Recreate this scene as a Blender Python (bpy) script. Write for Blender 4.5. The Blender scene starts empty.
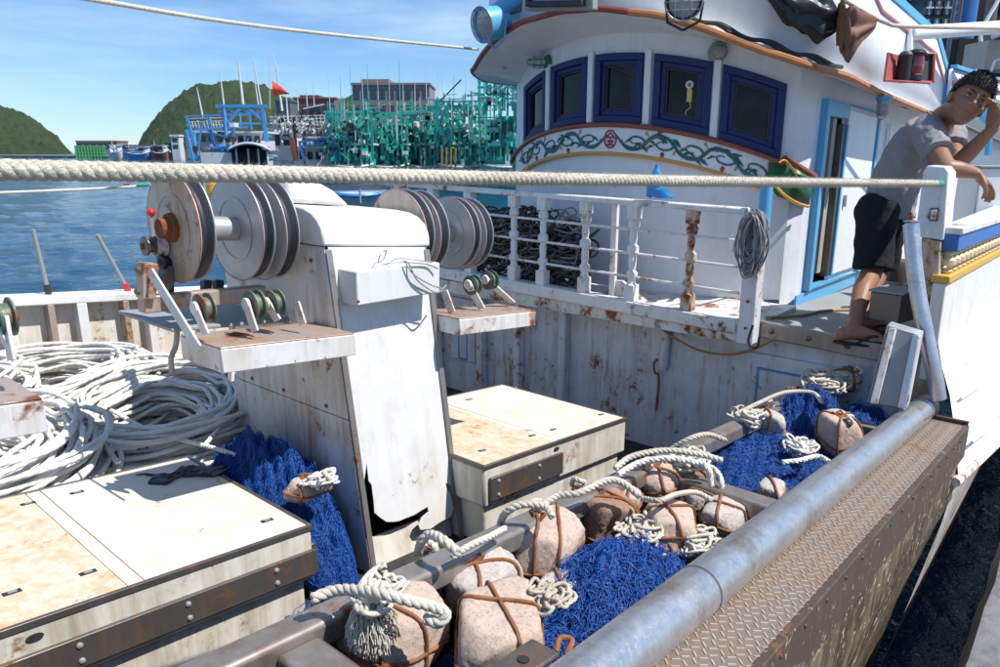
import bpy, math, random
import numpy as np
from mathutils import Vector, Matrix, noise
random.seed(7); rng = np.random.default_rng(7)
S = bpy.context.scene
COL = S.collection
R = math.radians

# ------------------------------------------------------------------ camera
PITCH = math.atan(183 / 720); HEAD = math.atan(743 / 643)      # heading measured from +X
HEAD = math.pi / 2 - HEAD                                       # 40.9 deg
cam = bpy.data.cameras.new('camera'); cam.sensor_width = 36; cam.lens = 25.92
cam.clip_start = 0.05; cam.clip_end = 6000
camo = bpy.data.objects.new('camera', cam); COL.objects.link(camo)
camo.rotation_euler = (math.pi / 2 - PITCH, 0, HEAD - math.pi / 2)
S.camera = camo
# ------------------------------------------------------------------ light
SUN = Vector((0.20, -0.53, 0.83)).normalized()
w = bpy.data.worlds.new('World'); S.world = w; w.use_nodes = True
nt = w.node_tree; nt.nodes.clear()
o_ = nt.nodes.new('ShaderNodeOutputWorld'); bg = nt.nodes.new('ShaderNodeBackground')
sk = nt.nodes.new('ShaderNodeTexSky'); sk.sky_type = 'NISHITA'; sk.sun_disc = False
sk.sun_elevation = math.asin(SUN.z); sk.sun_rotation = math.atan2(SUN.x, SUN.y)
sk.air_density = 1.0; sk.dust_density = 0.05; sk.ozone_density = 4.0
bg.inputs[1].default_value = 0.10
tc = nt.nodes.new('ShaderNodeTexCoord'); mp = nt.nodes.new('ShaderNodeMapping')
mp.inputs['Scale'].default_value = (1.2, 1.2, 7.0); mp.inputs['Rotation'].default_value = (0.25, 0.1, 0)
nz = nt.nodes.new('ShaderNodeTexNoise'); nz.inputs['Scale'].default_value = 2.2; nz.inputs['Detail'].default_value = 9
nz.inputs['Roughness'].default_value = 0.62
rp = nt.nodes.new('ShaderNodeValToRGB'); rp.color_ramp.elements[0].position = 0.40; rp.color_ramp.elements[1].position = 0.72
rp.color_ramp.elements[1].color = (0.62, 0.62, 0.62, 1)
mx = nt.nodes.new('ShaderNodeMix'); mx.data_type = 'RGBA'; mx.inputs['B'].default_value = (6.0, 7.9, 9.6, 1)
L = nt.links.new
L(tc.outputs['Generated'], mp.inputs[0]); L(mp.outputs[0], nz.inputs['Vector']); L(nz.outputs[0], rp.inputs[0])
tn = nt.nodes.new('ShaderNodeMix'); tn.data_type = 'RGBA'; tn.blend_type = 'MULTIPLY'; tn.inputs['Factor'].default_value = 1; tn.inputs['B'].default_value = (.74, .95, 1.20, 1); L(sk.outputs[0], tn.inputs['A'])
L(rp.outputs[0], mx.inputs['Factor']); L(tn.outputs['Result'], mx.inputs['A']); L(mx.outputs['Result'], bg.inputs[0]); L(bg.outputs[0], o_.inputs[0])
sl = bpy.data.lights.new('sun', 'SUN'); sl.energy = 5.0; sl.angle = R(0.5); sl.color = (1.0, 0.965, 0.92)
so = bpy.data.objects.new('sun', sl); COL.objects.link(so)
so.rotation_euler = SUN.to_track_quat('Z', 'Y').to_euler(); so.location = (0, 0, 30)
S.view_settings.view_transform = 'Standard'; S.view_settings.look = 'None'
S.view_settings.exposure = 0.30; S.view_settings.gamma = 1.0
S.cycles.max_bounces = 6; S.cycles.use_denoising = True
try: S.cycles.caustics_reflective = False; S.cycles.caustics_refractive = False
except Exception: pass

# ------------------------------------------------------------------ survey helpers (pixel of the photo -> point of the place)
F = 720.0
FW = Vector((math.cos(HEAD), math.sin(HEAD), 0)); RT = Vector((math.sin(HEAD), -math.cos(HEAD), 0))
cp, sp = math.cos(PITCH), math.sin(PITCH)
def ray(u, v):
    x = (u - 500) / F; y = (v - 333) / F
    return RT * x + FW * (cp - y * sp) + Vector((0, 0, -(sp + y * cp)))
def C(u, v, z): return ray(u, v) * z
def PL(u, v, n, d):
    r = ray(u, v); return r * (d / (Vector(n).dot(r)))
def PX(u, v, x): return PL(u, v, (1, 0, 0), x)
def PY(u, v, y): return PL(u, v, (0, 1, 0), y)
def PZ(u, v, z): return PL(u, v, (0, 0, 1), z)
K1, K2 = 0.0987, 0.046
def PD(u, v, d): return PL(u, v, (K1, 0, 1), d)
def dk(p): return Vector((p[0], p[1], p[2] - K1 * p[0]))        # foredeck sheer
def V(*a): return Vector(a)
WATER = -2.6

# ------------------------------------------------------------------ materials
MATS = {}
def nodes(name):
    m = bpy.data.materials.new(name); m.use_nodes = True
    n = m.node_tree; b = n.nodes['Principled BSDF']; MATS[name] = m
    return m, n, b
def N(n, t, **k):
    x = n.nodes.new(t)
    for a, b in k.items():
        if a in x.inputs: x.inputs[a].default_value = b
        else: setattr(x, a, b)
    return x
def noi(n, vec, scale, detail=6, rough=0.6, dist=0):
    x = N(n, 'ShaderNodeTexNoise', Scale=scale, Detail=detail, Roughness=rough, Distortion=dist)
    n.links.new(vec, x.inputs['Vector']); return x.outputs[0]
def ramp(n, f, a, b, ca=(0, 0, 0, 1), cb=(1, 1, 1, 1)):
    x = n.nodes.new('ShaderNodeValToRGB'); e = x.color_ramp.elements
    e[0].position = a; e[1].position = b; e[0].color = ca; e[1].color = cb
    n.links.new(f, x.inputs[0]); return x.outputs[0]
def mix(n, f, a, b, mode='MIX'):
    x = n.nodes.new('ShaderNodeMix'); x.data_type = 'RGBA'; x.blend_type = mode
    for s, q in (('Factor', f), ('A', a), ('B', b)):
        if isinstance(q, (int, float)): x.inputs[s].default_value = q
        elif isinstance(q, tuple): x.inputs[s].default_value = (*q, 1) if len(q) == 3 else q
        else: n.links.new(q, x.inputs[s])
    return x.outputs['Result']
def mth(n, op, a, b=0.5):
    x = n.nodes.new('ShaderNodeMath'); x.operation = op; x.use_clamp = True
    for i, q in enumerate((a, b)):
        if isinstance(q, (int, float)): x.inputs[i].default_value = q
        else: n.links.new(q, x.inputs[i])
    return x.outputs[0]
def vec(n, scale=(1, 1, 1), kind='Object'):
    t = n.nodes.new('ShaderNodeTexCoord'); m = n.nodes.new('ShaderNodeMapping'); m.inputs['Scale'].default_value = scale
    n.links.new(t.outputs[kind], m.inputs[0]); return m.outputs[0]
def bump(n, b, h, strength=0.3, dist=0.01):
    x = n.nodes.new('ShaderNodeBump'); x.inputs['Strength'].default_value = strength; x.inputs['Distance'].default_value = dist
    n.links.new(h, x.inputs['Height']); n.links.new(x.outputs[0], b.inputs['Normal'])

def paint(name, base, rust=0.3, grime=0.3, rough=0.45, gcol=(.33, .25, .14), chips=0.0, chipcol=(.05, .05, .055), metal=0.0, scale=1.0, bumps=0.35, runs=None):
    """old paint: vertical dirt runs, rust bleeding, chips, all fixed to the surface"""
    m, n, b = nodes(name)
    v = vec(n); vs = vec(n, (9, 9, 0.9))
    big = noi(n, v, 2.3 * scale, 5); fine = noi(n, v, 21 * scale, 9, .68); run = noi(n, vs, 1.6 * scale, 7, .65)
    var = mix(n, mth(n, 'MULTIPLY', fine, .35), base, tuple(c * .72 for c in base))
    g = mth(n, 'MULTIPLY', ramp(n, mth(n, 'MULTIPLY', run, mth(n, 'ADD', big, .35)), .36, .66), grime)
    col = mix(n, g, var, gcol)
    g2 = mth(n, 'MULTIPLY', ramp(n, noi(n, v, 6.5 * scale, 8, .7), .52, .74), grime * .7)
    col = mix(n, g2, col, tuple(c * .8 for c in gcol))
    h = fine
    if rust > 0:
        t = .80 - rust * .34
        rmask = ramp(n, mth(n, 'ADD', mth(n, 'MULTIPLY', fine, .5), mth(n, 'MULTIPLY', noi(n, v, 4.6 * scale, 4, .5, .4), .55)), t - .13, t - .05)
        rrun = ramp(n, mth(n, 'MULTIPLY', noi(n, vec(n, (17, 17, 1.3)), 1.4 * scale, 6, .7), mth(n, 'ADD', noi(n, v, 3.1 * scale, 3), .3)), .46 - rust * .05, .60 - rust * .05)
        halo = ramp(n, mth(n, 'ADD', mth(n, 'MULTIPLY', fine, .35), mth(n, 'MULTIPLY', noi(n, v, 4.6 * scale, 4, .5, .4), .65)), t - .20, t)
        rc = mix(n, fine, (.34, .12, .035), (.09, .03, .015))
        col = mix(n, mth(n, 'MULTIPLY', halo, .45 * min(1, rust * 2)), col, (.52, .27, .10))
        col = mix(n, mth(n, 'MULTIPLY', rrun, runs if runs is not None else .65 * min(1, rust * 1.6)), col, (.42, .21, .08))
        col = mix(n, rmask, col, rc)
        n.links.new(mth(n, 'ADD', mth(n, 'MULTIPLY', rmask, .5), rough), b.inputs['Roughness'])
        h = mth(n, 'ADD', mth(n, 'MULTIPLY', rmask, .6), mth(n, 'MULTIPLY', fine, .4))
    else: b.inputs['Roughness'].default_value = rough
    if chips > 0:
        c = ramp(n, noi(n, v, 13 * scale, 9, .75, .6), .70 - chips * .16, .72 - chips * .16)
        col = mix(n, c, col, chipcol)
    n.links.new(col, b.inputs['Base Color']); b.inputs['Metallic'].default_value = metal
    bump(n, b, h, bumps, .004)
    return m
paint('white_paint', (.76, .76, .745), .13, .40, gcol=(.5, .40, .26))
paint('white_clean', (.80, .82, .84), .02, .16, gcol=(.45, .42, .36))
paint('white_house', (.78, .80, .83), .03, .22, gcol=(.42, .40, .36), bumps=.2)
paint('white_rusty', (.76, .75, .72), .36, .50, chips=.25, gcol=(.40, .30, .18))
paint('white_rail', (.78, .78, .77), .26, .28, chips=.25, chipcol=(.25, .23, .2))
paint('post_rust', (.60, .50, .38), .55, .9, gcol=(.40, .17, .06), runs=.8)
paint('post_white', (.74, .76, .78), .16, .3, gcol=(.4, .3, .2), chips=.2)
paint('white_topside', (.80, .80, .78), .05, .55, gcol=(.62, .50, .32), chips=.1, chipcol=(.55, .5, .42), bumps=.8)
paint('cream_worn', (.72, .655, .57), .08, .45, rough=.6, gcol=(.62, .46, .26), chips=.02, scale=1.1)
paint('cream_rusty', (.70, .59, .46), .14, 1.0, rough=.6, gcol=(.60, .33, .13), chips=.05, scale=1.6)
paint('cream_side', (.72, .69, .60), .20, .80, gcol=(.30, .26, .16), chips=.3, chipcol=(.25, .22, .15))
paint('body_side', (.74, .73, .70), .16, .75, gcol=(.36, .27, .15), chips=.12, chipcol=(.2, .15, .1), runs=.9)
paint('bulwark_inner', (.74, .72, .66), .18, .7, gcol=(.50, .40, .25), chips=.12, runs=.25)
paint('lower_wall', (.68, .71, .74), .20, .50, gcol=(.25, .22, .18), chips=.36, chipcol=(.04, .04, .035), runs=.9)
paint('rust_plate', (.075, .050, .033), .14, .6, gcol=(.05, .032, .02), chips=.62, chipcol=(.42, .32, .22), rough=.55, scale=2.2)
paint('hull_streaked', (.060, .040, .024), .14, .62, gcol=(.42, .34, .20), chips=.72, chipcol=(.62, .54, .38), scale=1.9)  # worn paint; hull shade and lit streaks are also put into its colour
paint('tread_steel', (.27, .21, .165), .14, .75, gcol=(.34, .20, .10), metal=.3, rough=.42)
paint('tread_bar', (.62, .57, .50), 0, .4, gcol=(.4, .3, .2), metal=.4, rough=.35)
paint('beam_steel', (.36, .34, .32), .20, .7, gcol=(.2, .13, .08), metal=.55, rough=.38)
paint('trim_steel', (.17, .155, .145), .25, .4, gcol=(.1, .07, .05), metal=.6, rough=.4, chips=.1, chipcol=(.4, .38, .35))
paint('shelf_top', (.42, .37, .33), .42, .7, gcol=(.55, .24, .07), metal=.25, chips=.35, chipcol=(.10, .09, .085), rough=.4)
paint('aluminium', (.52, .53, .54), .04, .25, gcol=(.3, .28, .25), metal=.5, rough=.42)
paint('disc_rusty', (.56, .52, .45), .20, 1.0, gcol=(.40, .27, .15), metal=.15, runs=.5)
paint('rusty_iron', (.26, .10, .045), .5, .5, gcol=(.10, .04, .02), rough=.8)
paint('hub_rust', (.30, .10, .05), .8, .5, gcol=(.1, .04, .02), rough=.8)
paint('brown_post', (.36, .29, .24), .3, .6, gcol=(.25, .17, .1))
paint('black_rubber', (.02, .021, .022), 0, .3, gcol=(.08, .075, .07), rough=.55)
paint('deck_mat', (.018, .019, .021), .05, .45, gcol=(.10, .09, .075), rough=.7, chips=.15, chipcol=(.14, .13, .11))
paint('navy_paint', (.004, .018, .115), .0, .12, gcol=(.02, .03, .09), rough=.55)
paint('sky_blue_paint', (.10, .42, .72), .05, .25, gcol=(.2, .28, .3), rough=.4, chips=.12, chipcol=(.6, .62, .6))
paint('blue_cap', (.03, .16, .46), .08, .25, gcol=(.1, .16, .25), chips=.2, chipcol=(.6, .62, .64))
paint('yellow_paint', (.72, .42, .06), .10, .3, gcol=(.4, .25, .08), chips=.12, chipcol=(.7, .66, .5))
paint('cream_turned', (.72, .60, .36), .12, .4, gcol=(.4, .26, .1))
paint('redbrown_trim', (.30, .075, .045), .12, .3, gcol=(.1, .04, .03))
paint('orange_trim', (.52, .22, .075), .15, .45, gcol=(.22, .09, .04))
paint('ochre_line', (.62, .32, .05), 0, .2, rough=.5)
paint('red_line', (.45, .10, .09), 0, .2, rough=.5)
paint('pink_line', (.60, .24, .24), 0, .2, rough=.5)
paint('green_paint', (.02, .16, .06), .08, .25, gcol=(.03, .08, .05))
paint('scroll_green', (.03, .15, .14), 0, .15, rough=.5)
paint('scroll_red', (.42, .03, .04), 0, .15, rough=.5)
paint('roller_green', (.05, .12, .10), .3, .4, rough=.45)
paint('teal_paint', (.05, .46, .37), .05, .3, gcol=(.02, .18, .15), scale=.15, bumps=.1)
paint('teal_dark', (.02, .30, .27), .05, .3, gcol=(.02, .1, .1), scale=.15, bumps=.1)
paint('boat_blue', (.07, .30, .62), .03, .2, gcol=(.05, .15, .3), scale=.15, bumps=.1)
paint('boat_white', (.66, .67, .66), .08, .3, gcol=(.35, .3, .25), scale=.2, bumps=.1)
paint('dark_hollow', (.012, .012, .014), 0, .1, rough=.9)  # near-black, painted shade inside openings; also plain dark boat fittings
paint('far_green', (.10, .42, .16), 0, .3, scale=.1)
paint('brick_wall_far', (.27, .20, .18), 0, .4, gcol=(.2, .15, .13), scale=.05, bumps=.05)
paint('brick_red_far', (.20, .07, .06), 0, .3, scale=.05, bumps=.05)
paint('slate_far', (.10, .12, .15), 0, .3, scale=.05, bumps=.05)
paint('roof_blue_far', (.06, .11, .19), 0, .3, scale=.05, bumps=.05)
paint('concrete', (.22, .22, .22), 0, .7, gcol=(.07, .07, .07), rough=.85, scale=1.6, bumps=.9)
paint('tape_grey', (.30, .31, .32), .05, .4, rough=.6)
paint('ivory_inside', (.45, .42, .36), .05, .4)
paint('grey_hose', (.30, .29, .27), 0, .5, rough=.95, gcol=(.14, .11, .08))
paint('dark_hose', (.075, .072, .070), 0, .5, rough=.9, gcol=(.2, .17, .13))
paint('ochre_hose', (.42, .22, .06), 0, .3, rough=.5)
paint('red_plastic', (.65, .02, .02), 0, .05, rough=.25)
paint('brown_tarp', (.22, .10, .055), 0, .5, gcol=(.05, .03, .02), rough=.7)
paint('black_tarp', (.01, .012, .015), 0, .3, gcol=(.03, .03, .035), rough=.4)
paint('worn_bamboo', (.45, .25, .07), 0, .3)
paint('bottle_blue', (.03, .28, .62), 0, .1, rough=.3)

def simple(name, col, rough=.5, metal=0, bumpscale=0, bs=.3, var=.25, coat=0):
    m, n, b = nodes(name)
    v = vec(n); f = noi(n, v, bumpscale or 20, 8, .65)
    n.links.new(mix(n, mth(n, 'MULTIPLY', f, 1.0), tuple(c * (1 - var) for c in col), tuple(min(1, c * (1 + var)) for c in col)), b.inputs['Base Color'])
    b.inputs['Roughness'].default_value = rough; b.inputs['Metallic'].default_value = metal; b.inputs['Coat Weight'].default_value = coat
    if bumpscale: bump(n, b, f, bs, .004)
    return m
simple('hair_black', (.006, .0055, .006), .7, 0, 60, .3, .3)
simple('skin', (.29, .14, .082), .5, 0, 60, .12, .12)
simple('lip', (.26, .09, .07), .45, 0, 60, .1, .1)
simple('eye_white', (.5, .48, .45), .3)
simple('shirt_grey', (.25, .235, .245), .9, 0, 7, .5, .12)
simple('shorts_black', (.006, .0065, .010), .95, 0, 9, .5, .3)
simple('sandal_black', (.012, .012, .012), .6)
simple('rubber_groove', (.03, .035, .04), .5, 0, 30, .4, .4)
simple('net_blue', (.010, .085, .36), .45, 0, 30, .2, .5)
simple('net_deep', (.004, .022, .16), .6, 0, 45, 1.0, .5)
simple('lens_glass', (.30, .32, .33), .12, 0, 0, coat=1)
simple('lens_red', (.16, .004, .01), .08, 0, 0, coat=1)
simple('yellow_tape', (.75, .48, .03), .5); simple('green_tape', (.02, .35, .26), .45)
simple('flag_red', (.75, .07, .02), .8); simple('flag_yellow', (.85, .48, .03), .8)
simple('lamp_bulb', (.55, .58, .58), .15); simple('wire_grey', (.35, .36, .36), .4, .3)
simple('ribbon_gold', (.6, .5, .1), .4)
simple('window_far', (.03, .05, .075), .15, 0, 0)

def glass(name, col):
    m, n, b = nodes(name)
    v = vec(n); f = noi(n, v, 5, 4)
    n.links.new(mix(n, ramp(n, f, .45, .75), col, tuple(c * 2.2 + .01 for c in col)), b.inputs['Base Color'])
    b.inputs['Roughness'].default_value = .04; b.inputs['Specular IOR Level'].default_value = .22
glass('window_glass', (.003, .004, .007))

def galv():
    m, n, b = nodes('galvanised')
    v = vec(n)
    vo = n.nodes.new('ShaderNodeTexVoronoi'); vo.inputs['Scale'].default_value = 110; n.links.new(v, vo.inputs['Vector'])
    a = noi(n, v, 9, 8, .7); s = ramp(n, vo.outputs['Color'], .2, .9)
    col = mix(n, a, (.34, .345, .35), (.68, .68, .68))
    col = mix(n, mth(n, 'MULTIPLY', s, .35), col, (.74, .75, .77))
    col = mix(n, mth(n, 'MULTIPLY', ramp(n, noi(n, v, 5.5, 7, .7), .54, .66), .6), col, (.34, .22, .11))
    n.links.new(col, b.inputs['Base Color']); b.inputs['Metallic'].default_value = .80
    n.links.new(mth(n, 'ADD', mth(n, 'MULTIPLY', a, .32), .16), b.inputs['Roughness'])
    bump(n, b, mth(n, 'ADD', mth(n, 'MULTIPLY', s, .3), a), .25, .003)
galv()

def rope_mat(name, ca, cb, dirt=(.30, .22, .12), twist=1.0, dscale=14, damt=.5):
    """u = metres along the rope, v = once around: laid strands as slanted relief"""
    m, n, b = nodes(name)
    t = n.nodes.new('ShaderNodeTexCoord'); sx = n.nodes.new('ShaderNodeSeparateXYZ'); n.links.new(t.outputs['UV'], sx.inputs[0])
    a = n.nodes.new('ShaderNodeMath'); a.operation = 'MULTIPLY_ADD'; a.inputs[1].default_value = 26 * twist
    n.links.new(sx.outputs[0], a.inputs[0])
    v3 = n.nodes.new('ShaderNodeMath'); v3.operation = 'MULTIPLY'; v3.inputs[1].default_value = 3; n.links.new(sx.outputs[1], v3.inputs[0])
    n.links.new(v3.outputs[0], a.inputs[2])
    fr = n.nodes.new('ShaderNodeMath'); fr.operation = 'PINGPONG'; fr.inputs[1].default_value = .5; n.links.new(a.outputs[0], fr.inputs[0])
    v = vec(n); f = noi(n, v, 60, 8, .7); big = noi(n, v, dscale * .35, 5)
    col = mix(n, f, ca, cb)
    col = mix(n, mth(n, 'MULTIPLY', ramp(n, big, .45, .7), damt), col, dirt)
    n.links.new(col, b.inputs['Base Color']); b.inputs['Roughness'].default_value = .9
    if twist > 0: bump(n, b, mth(n, 'ADD', mth(n, 'MULTIPLY', fr.outputs[0], 1.6), mth(n, 'MULTIPLY', f, .4)), .6, .004)
    else: bump(n, b, f, 1.0, .006)
rope_mat('rope_cream', (.52, .47, .37), (.76, .72, .61), (.36, .29, .18), 0, damt=.4)
rope_mat('rope_white', (.62, .60, .55), (.84, .82, .77), (.36, .32, .24), 1.0, damt=.4)
rope_mat('rope_grey', (.36, .36, .36), (.60, .59, .57), (.2, .19, .17), 1.0, damt=.4)
rope_mat('rope_old', (.50, .46, .38), (.74, .70, .60), (.3, .21, .12), 0, damt=.55)
rope_mat('cord_grey', (.22, .22, .22), (.42, .42, .42), (.15, .14, .13), 0)

def stone_mat():
    for nm, c1, c2 in (('stone_pink', (.47, .33, .25), (.62, .52, .44)), ('stone_grey', (.44, .38, .34), (.58, .53, .49)), ('stone_brown', (.27, .14, .08), (.44, .28, .19))):
        m, n, b = nodes(nm)
        v = vec(n); f = noi(n, v, 70, 10, .75); g = noi(n, v, 9, 6, .6); sp_ = noi(n, v, 190, 3, .5)
        col = mix(n, g, c1, c2); col = mix(n, ramp(n, f, .5, .7), col, tuple(c * .66 for c in c1))
        col = mix(n, mth(n, 'MULTIPLY', ramp(n, sp_, .62, .7), .7), col, (.10, .08, .07))
        col = mix(n, mth(n, 'MULTIPLY', ramp(n, noi(n, v, 5, 5), .56, .70), .5), col, (.42, .22, .11))
        n.links.new(col, b.inputs['Base Color']); b.inputs['Roughness'].default_value = .9
        bump(n, b, mth(n, 'ADD', mth(n, 'MULTIPLY', f, .7), mth(n, 'MULTIPLY', g, .5)), .9, .006)
stone_mat()

def water_mat():
    m, n, b = nodes('sea_water')
    v = vec(n)
    a = noi(n, vec(n, (.9, .9, 1)), 1.1, 6, .6, .6); c = noi(n, v, 4.5, 5, .6, .3)
    n.links.new(mix(n, ramp(n, noi(n, v, .06, 4), .3, .7), (.006, .040, .085), (.010, .062, .12)), b.inputs['Base Color'])
    b.inputs['Roughness'].default_value = .08; b.inputs['IOR'].default_value = 1.27
    bump(n, b, mth(n, 'ADD', mth(n, 'MULTIPLY', a, .8), mth(n, 'MULTIPLY', c, .35)), 1.0, .12)
water_mat()
def foliage_mat():
    m, n, b = nodes('hill_foliage')
    v = vec(n); f = noi(n, v, .35, 8, .7); g = noi(n, v, .03, 4)
    col = mix(n, ramp(n, f, .35, .7), (.009, .026, .009), (.038, .075, .020)); col = mix(n, mth(n, 'MULTIPLY', g, .35), col, (.10, .13, .04))
    n.links.new(col, b.inputs['Base Color']); b.inputs['Roughness'].default_value = .9
    bump(n, b, f, 1.0, 3.0)
foliage_mat()

# ------------------------------------------------------------------ mesh builder
class MB:
    def __init__(s, xf=None): s.v = []; s.f = []; s.uv = []; s.xf = xf
    def add(s, vs, fs, uvs=None):
        o = len(s.v)
        for i, p in enumerate(vs):
            s.v.append(s.xf(p) if s.xf else p); s.uv.append(uvs[i] if uvs else (0, 0))
        s.f += [tuple(i + o for i in f) for f in fs]
    def hexa(s, p):       # p: 8 points, bottom ring then top ring
        s.add(p, [(0, 3, 2, 1), (4, 5, 6, 7), (0, 1, 5, 4), (1, 2, 6, 5), (2, 3, 7, 6), (3, 0, 4, 7)])
    def box(s, x0, x1, y0, y1, z0, z1):
        s.hexa([(x0, y0, z0), (x1, y0, z0), (x1, y1, z0), (x0, y1, z0), (x0, y0, z1), (x1, y0, z1), (x1, y1, z1), (x0, y1, z1)])
    def obox(s, c, ax, ay, az):     # centre and three half-axis vectors
        c, ax, ay, az = map(Vector, (c, ax, ay, az))
        s.hexa([tuple(c + ax * i + ay * j + az * k) for k in (-1, 1) for i, j in ((-1, -1), (1, -1), (1, 1), (-1, 1))])
    def bar(s, a, b, w, h, up=(0, 0, 1)):
        a, b = Vector(a), Vector(b); t = (b - a).normalized(); u = Vector(up)
        sd = t.cross(u)
        if sd.length < 1e-3: sd = t.cross(Vector((1, 0, 0)))
        sd.normalize(); u = sd.cross(t)
        s.obox((a + b) / 2, (b - a) / 2, sd * w / 2, u * h / 2)
    def prism(s, poly, ext):
        n = len(poly); e = Vector(ext)
        P = [tuple(p) for p in poly] + [tuple(Vector(p) + e) for p in poly]
        s.add(P, [tuple(range(n))[::-1], tuple(range(n, 2 * n))] + [(i, (i + 1) % n, n + (i + 1) % n, n + i) for i in range(n)])
    def tube(s, path, r, n=8, closed=False, cap=True, ph=0):
        P = [Vector(p) for p in path]; m = len(P); rr = r if hasattr(r, '__len__') else [r] * m
        T = []
        for i in range(m):
            a = P[(i - 1) % m] if (i > 0 or closed) else P[i]; b = P[(i + 1) % m] if (i < m - 1 or closed) else P[i]
            t = b - a; T.append(t.normalized() if t.length > 1e-9 else (T[-1] if T else Vector((0, 0, 1))))
        u = T[0].cross(Vector((0, 0, 1)))
        if u.length < .05: u = T[0].cross(Vector((1, 0, 0)))
        u.normalize(); vs = []; uv = []; d = 0
        for i in range(m):
            u = (u - T[i] * u.dot(T[i])).normalized(); w_ = T[i].cross(u)
            if i: d += (P[i] - P[i - 1]).length
            for k in range(n):
                a = 2 * math.pi * k / n + ph
                vs.append(tuple(P[i] + (u * math.cos(a) + w_ * math.sin(a)) * rr[i])); uv.append((d, k / n if k <= n / 2 else k / n))
        fs = []
        for i in range(m if closed else m - 1):
            j = (i + 1) % m
            for k in range(n):
                l = (k + 1) % n; fs.append((i * n + k, i * n + l, j * n + l, j * n + k))
        if cap and not closed: fs += [tuple(range(n))[::-1], tuple((m - 1) * n + k for k in range(n))]
        s.add(vs, fs, uv)
    def lathe(s, prof, o, ax, n=24, cap=True):   # prof: (t along axis, radius)
        o, ax = Vector(o), Vector(ax).normalized(); u = ax.cross(Vector((0, 0, 1)))
        if u.length < .05: u = ax.cross(Vector((1, 0, 0)))
        u.normalize(); w_ = ax.cross(u); vs = []
        for t, r in prof:
            for k in range(n):
                a = 2 * math.pi * k / n; vs.append(tuple(o + ax * t + (u * math.cos(a) + w_ * math.sin(a)) * r))
        m = len(prof); fs = [(i * n + k, i * n + (k + 1) % n, (i + 1) * n + (k + 1) % n, (i + 1) * n + k) for i in range(m - 1) for k in range(n)]
        if cap: fs += [tuple(range(n))[::-1], tuple((m - 1) * n + k for k in range(n))]
        s.add(vs, fs)
    def grid(s, rows):   # rows of points
        n = len(rows[0]); vs = [tuple(p) for r in rows for p in r]
        s.add(vs, [(i * n + k, i * n + k + 1, (i + 1) * n + k + 1, (i + 1) * n + k) for i in range(len(rows) - 1) for k in range(n - 1)])
    def sphere(s, c, r, nu=12, nv=8, sc=(1, 1, 1)):
        c = Vector(c); vs = []
        for i in range(nv + 1):
            t = math.pi * i / nv
            for k in range(nu):
                a = 2 * math.pi * k / nu
                vs.append((c.x + r * sc[0] * math.sin(t) * math.cos(a), c.y + r * sc[1] * math.sin(t) * math.sin(a), c.z + r * sc[2] * math.cos(t)))
        s.add(vs, [(i * nu + k, (i + 1) * nu + k, (i + 1) * nu + (k + 1) % nu, i * nu + (k + 1) % nu) for i in range(nv) for k in range(nu)])

def parent_inv(p):
    ch = []
    while p: ch.append(p); p = p.parent
    M = Matrix.Identity(4)
    for q in reversed(ch): M = M @ q.matrix_basis
    return M.inverted()
def obj(name, mb, mat, parent=None, bevel=0, ang=35, smooth=True, kind=None, label=None, solid=0):
    me = bpy.data.meshes.new(name)
    M = parent_inv(parent) if parent else Matrix.Identity(4)
    me.from_pydata([tuple(M @ Vector(p)) for p in mb.v], [], mb.f)
    if any(u != (0, 0) for u in mb.uv):
        uvl = me.uv_layers.new(name='UVMap'); li = np.empty(len(me.loops), dtype=np.int32); me.loops.foreach_get('vertex_index', li)
        a = np.array(mb.uv, dtype=np.float32)[li]
        # close the seam around the tube
        starts = np.empty(len(me.polygons), dtype=np.int32); me.polygons.foreach_get('loop_start', starts)
        tot = np.empty(len(me.polygons), dtype=np.int32); me.polygons.foreach_get('loop_total', tot)
        q = starts[tot == 4]; idx = q[:, None] + np.arange(4)[None]
        vv = a[idx, 1]; hi = vv.max(1, keepdims=True); fix = (hi - vv) > .5; vv = np.where(fix, vv + 1, vv); a[idx, 1] = vv
        uvl.data.foreach_set('uv', a.ravel())
    me.materials.append(MATS[mat] if isinstance(mat, str) else mat)
    if smooth:
        me.polygons.foreach_set('use_smooth', [True] * len(me.polygons)); me.set_sharp_from_angle(angle=R(ang))
    me.update()
    o = bpy.data.objects.new(name, me); COL.objects.link(o)
    if parent: o.parent = parent
    if bevel:
        b = o.modifiers.new('bevel', 'BEVEL'); b.width = bevel; b.segments = 2; b.limit_method = 'ANGLE'; b.angle_limit = R(40); b.harden_normals = False
    if solid:
        sd = o.modifiers.new('solid', 'SOLIDIFY'); sd.thickness = solid; sd.offset = 0
    if kind: o['kind'] = kind
    if label: o['label'] = label
    return o
def thing(name, label, cat, loc, group=None, rz=0):
    o = bpy.data.objects.new(name, None); COL.objects.link(o); o.location = loc; o.rotation_euler = (0, 0, rz)
    o.empty_display_size = .1
    o['label'] = label; o['category'] = cat
    if group: o['group'] = group
    return o
def tag(o, label, cat, group=None, kind=None):
    o['label'] = label; o['category'] = cat
    if group: o['group'] = group
    if kind: o['kind'] = kind
    return o
def dup(root, loc, label, rz=None):
    def cp_(o, par):
        c = o.copy(); COL.objects.link(c); c.parent = par
        for ch in [q for q in S.objects if q.parent == o]: cp_(ch, c)
        return c
    c = cp_(root, None); c.location = loc; c['label'] = label
    if rz is not None: c.rotation_euler = (0, 0, rz)
    return c

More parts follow.
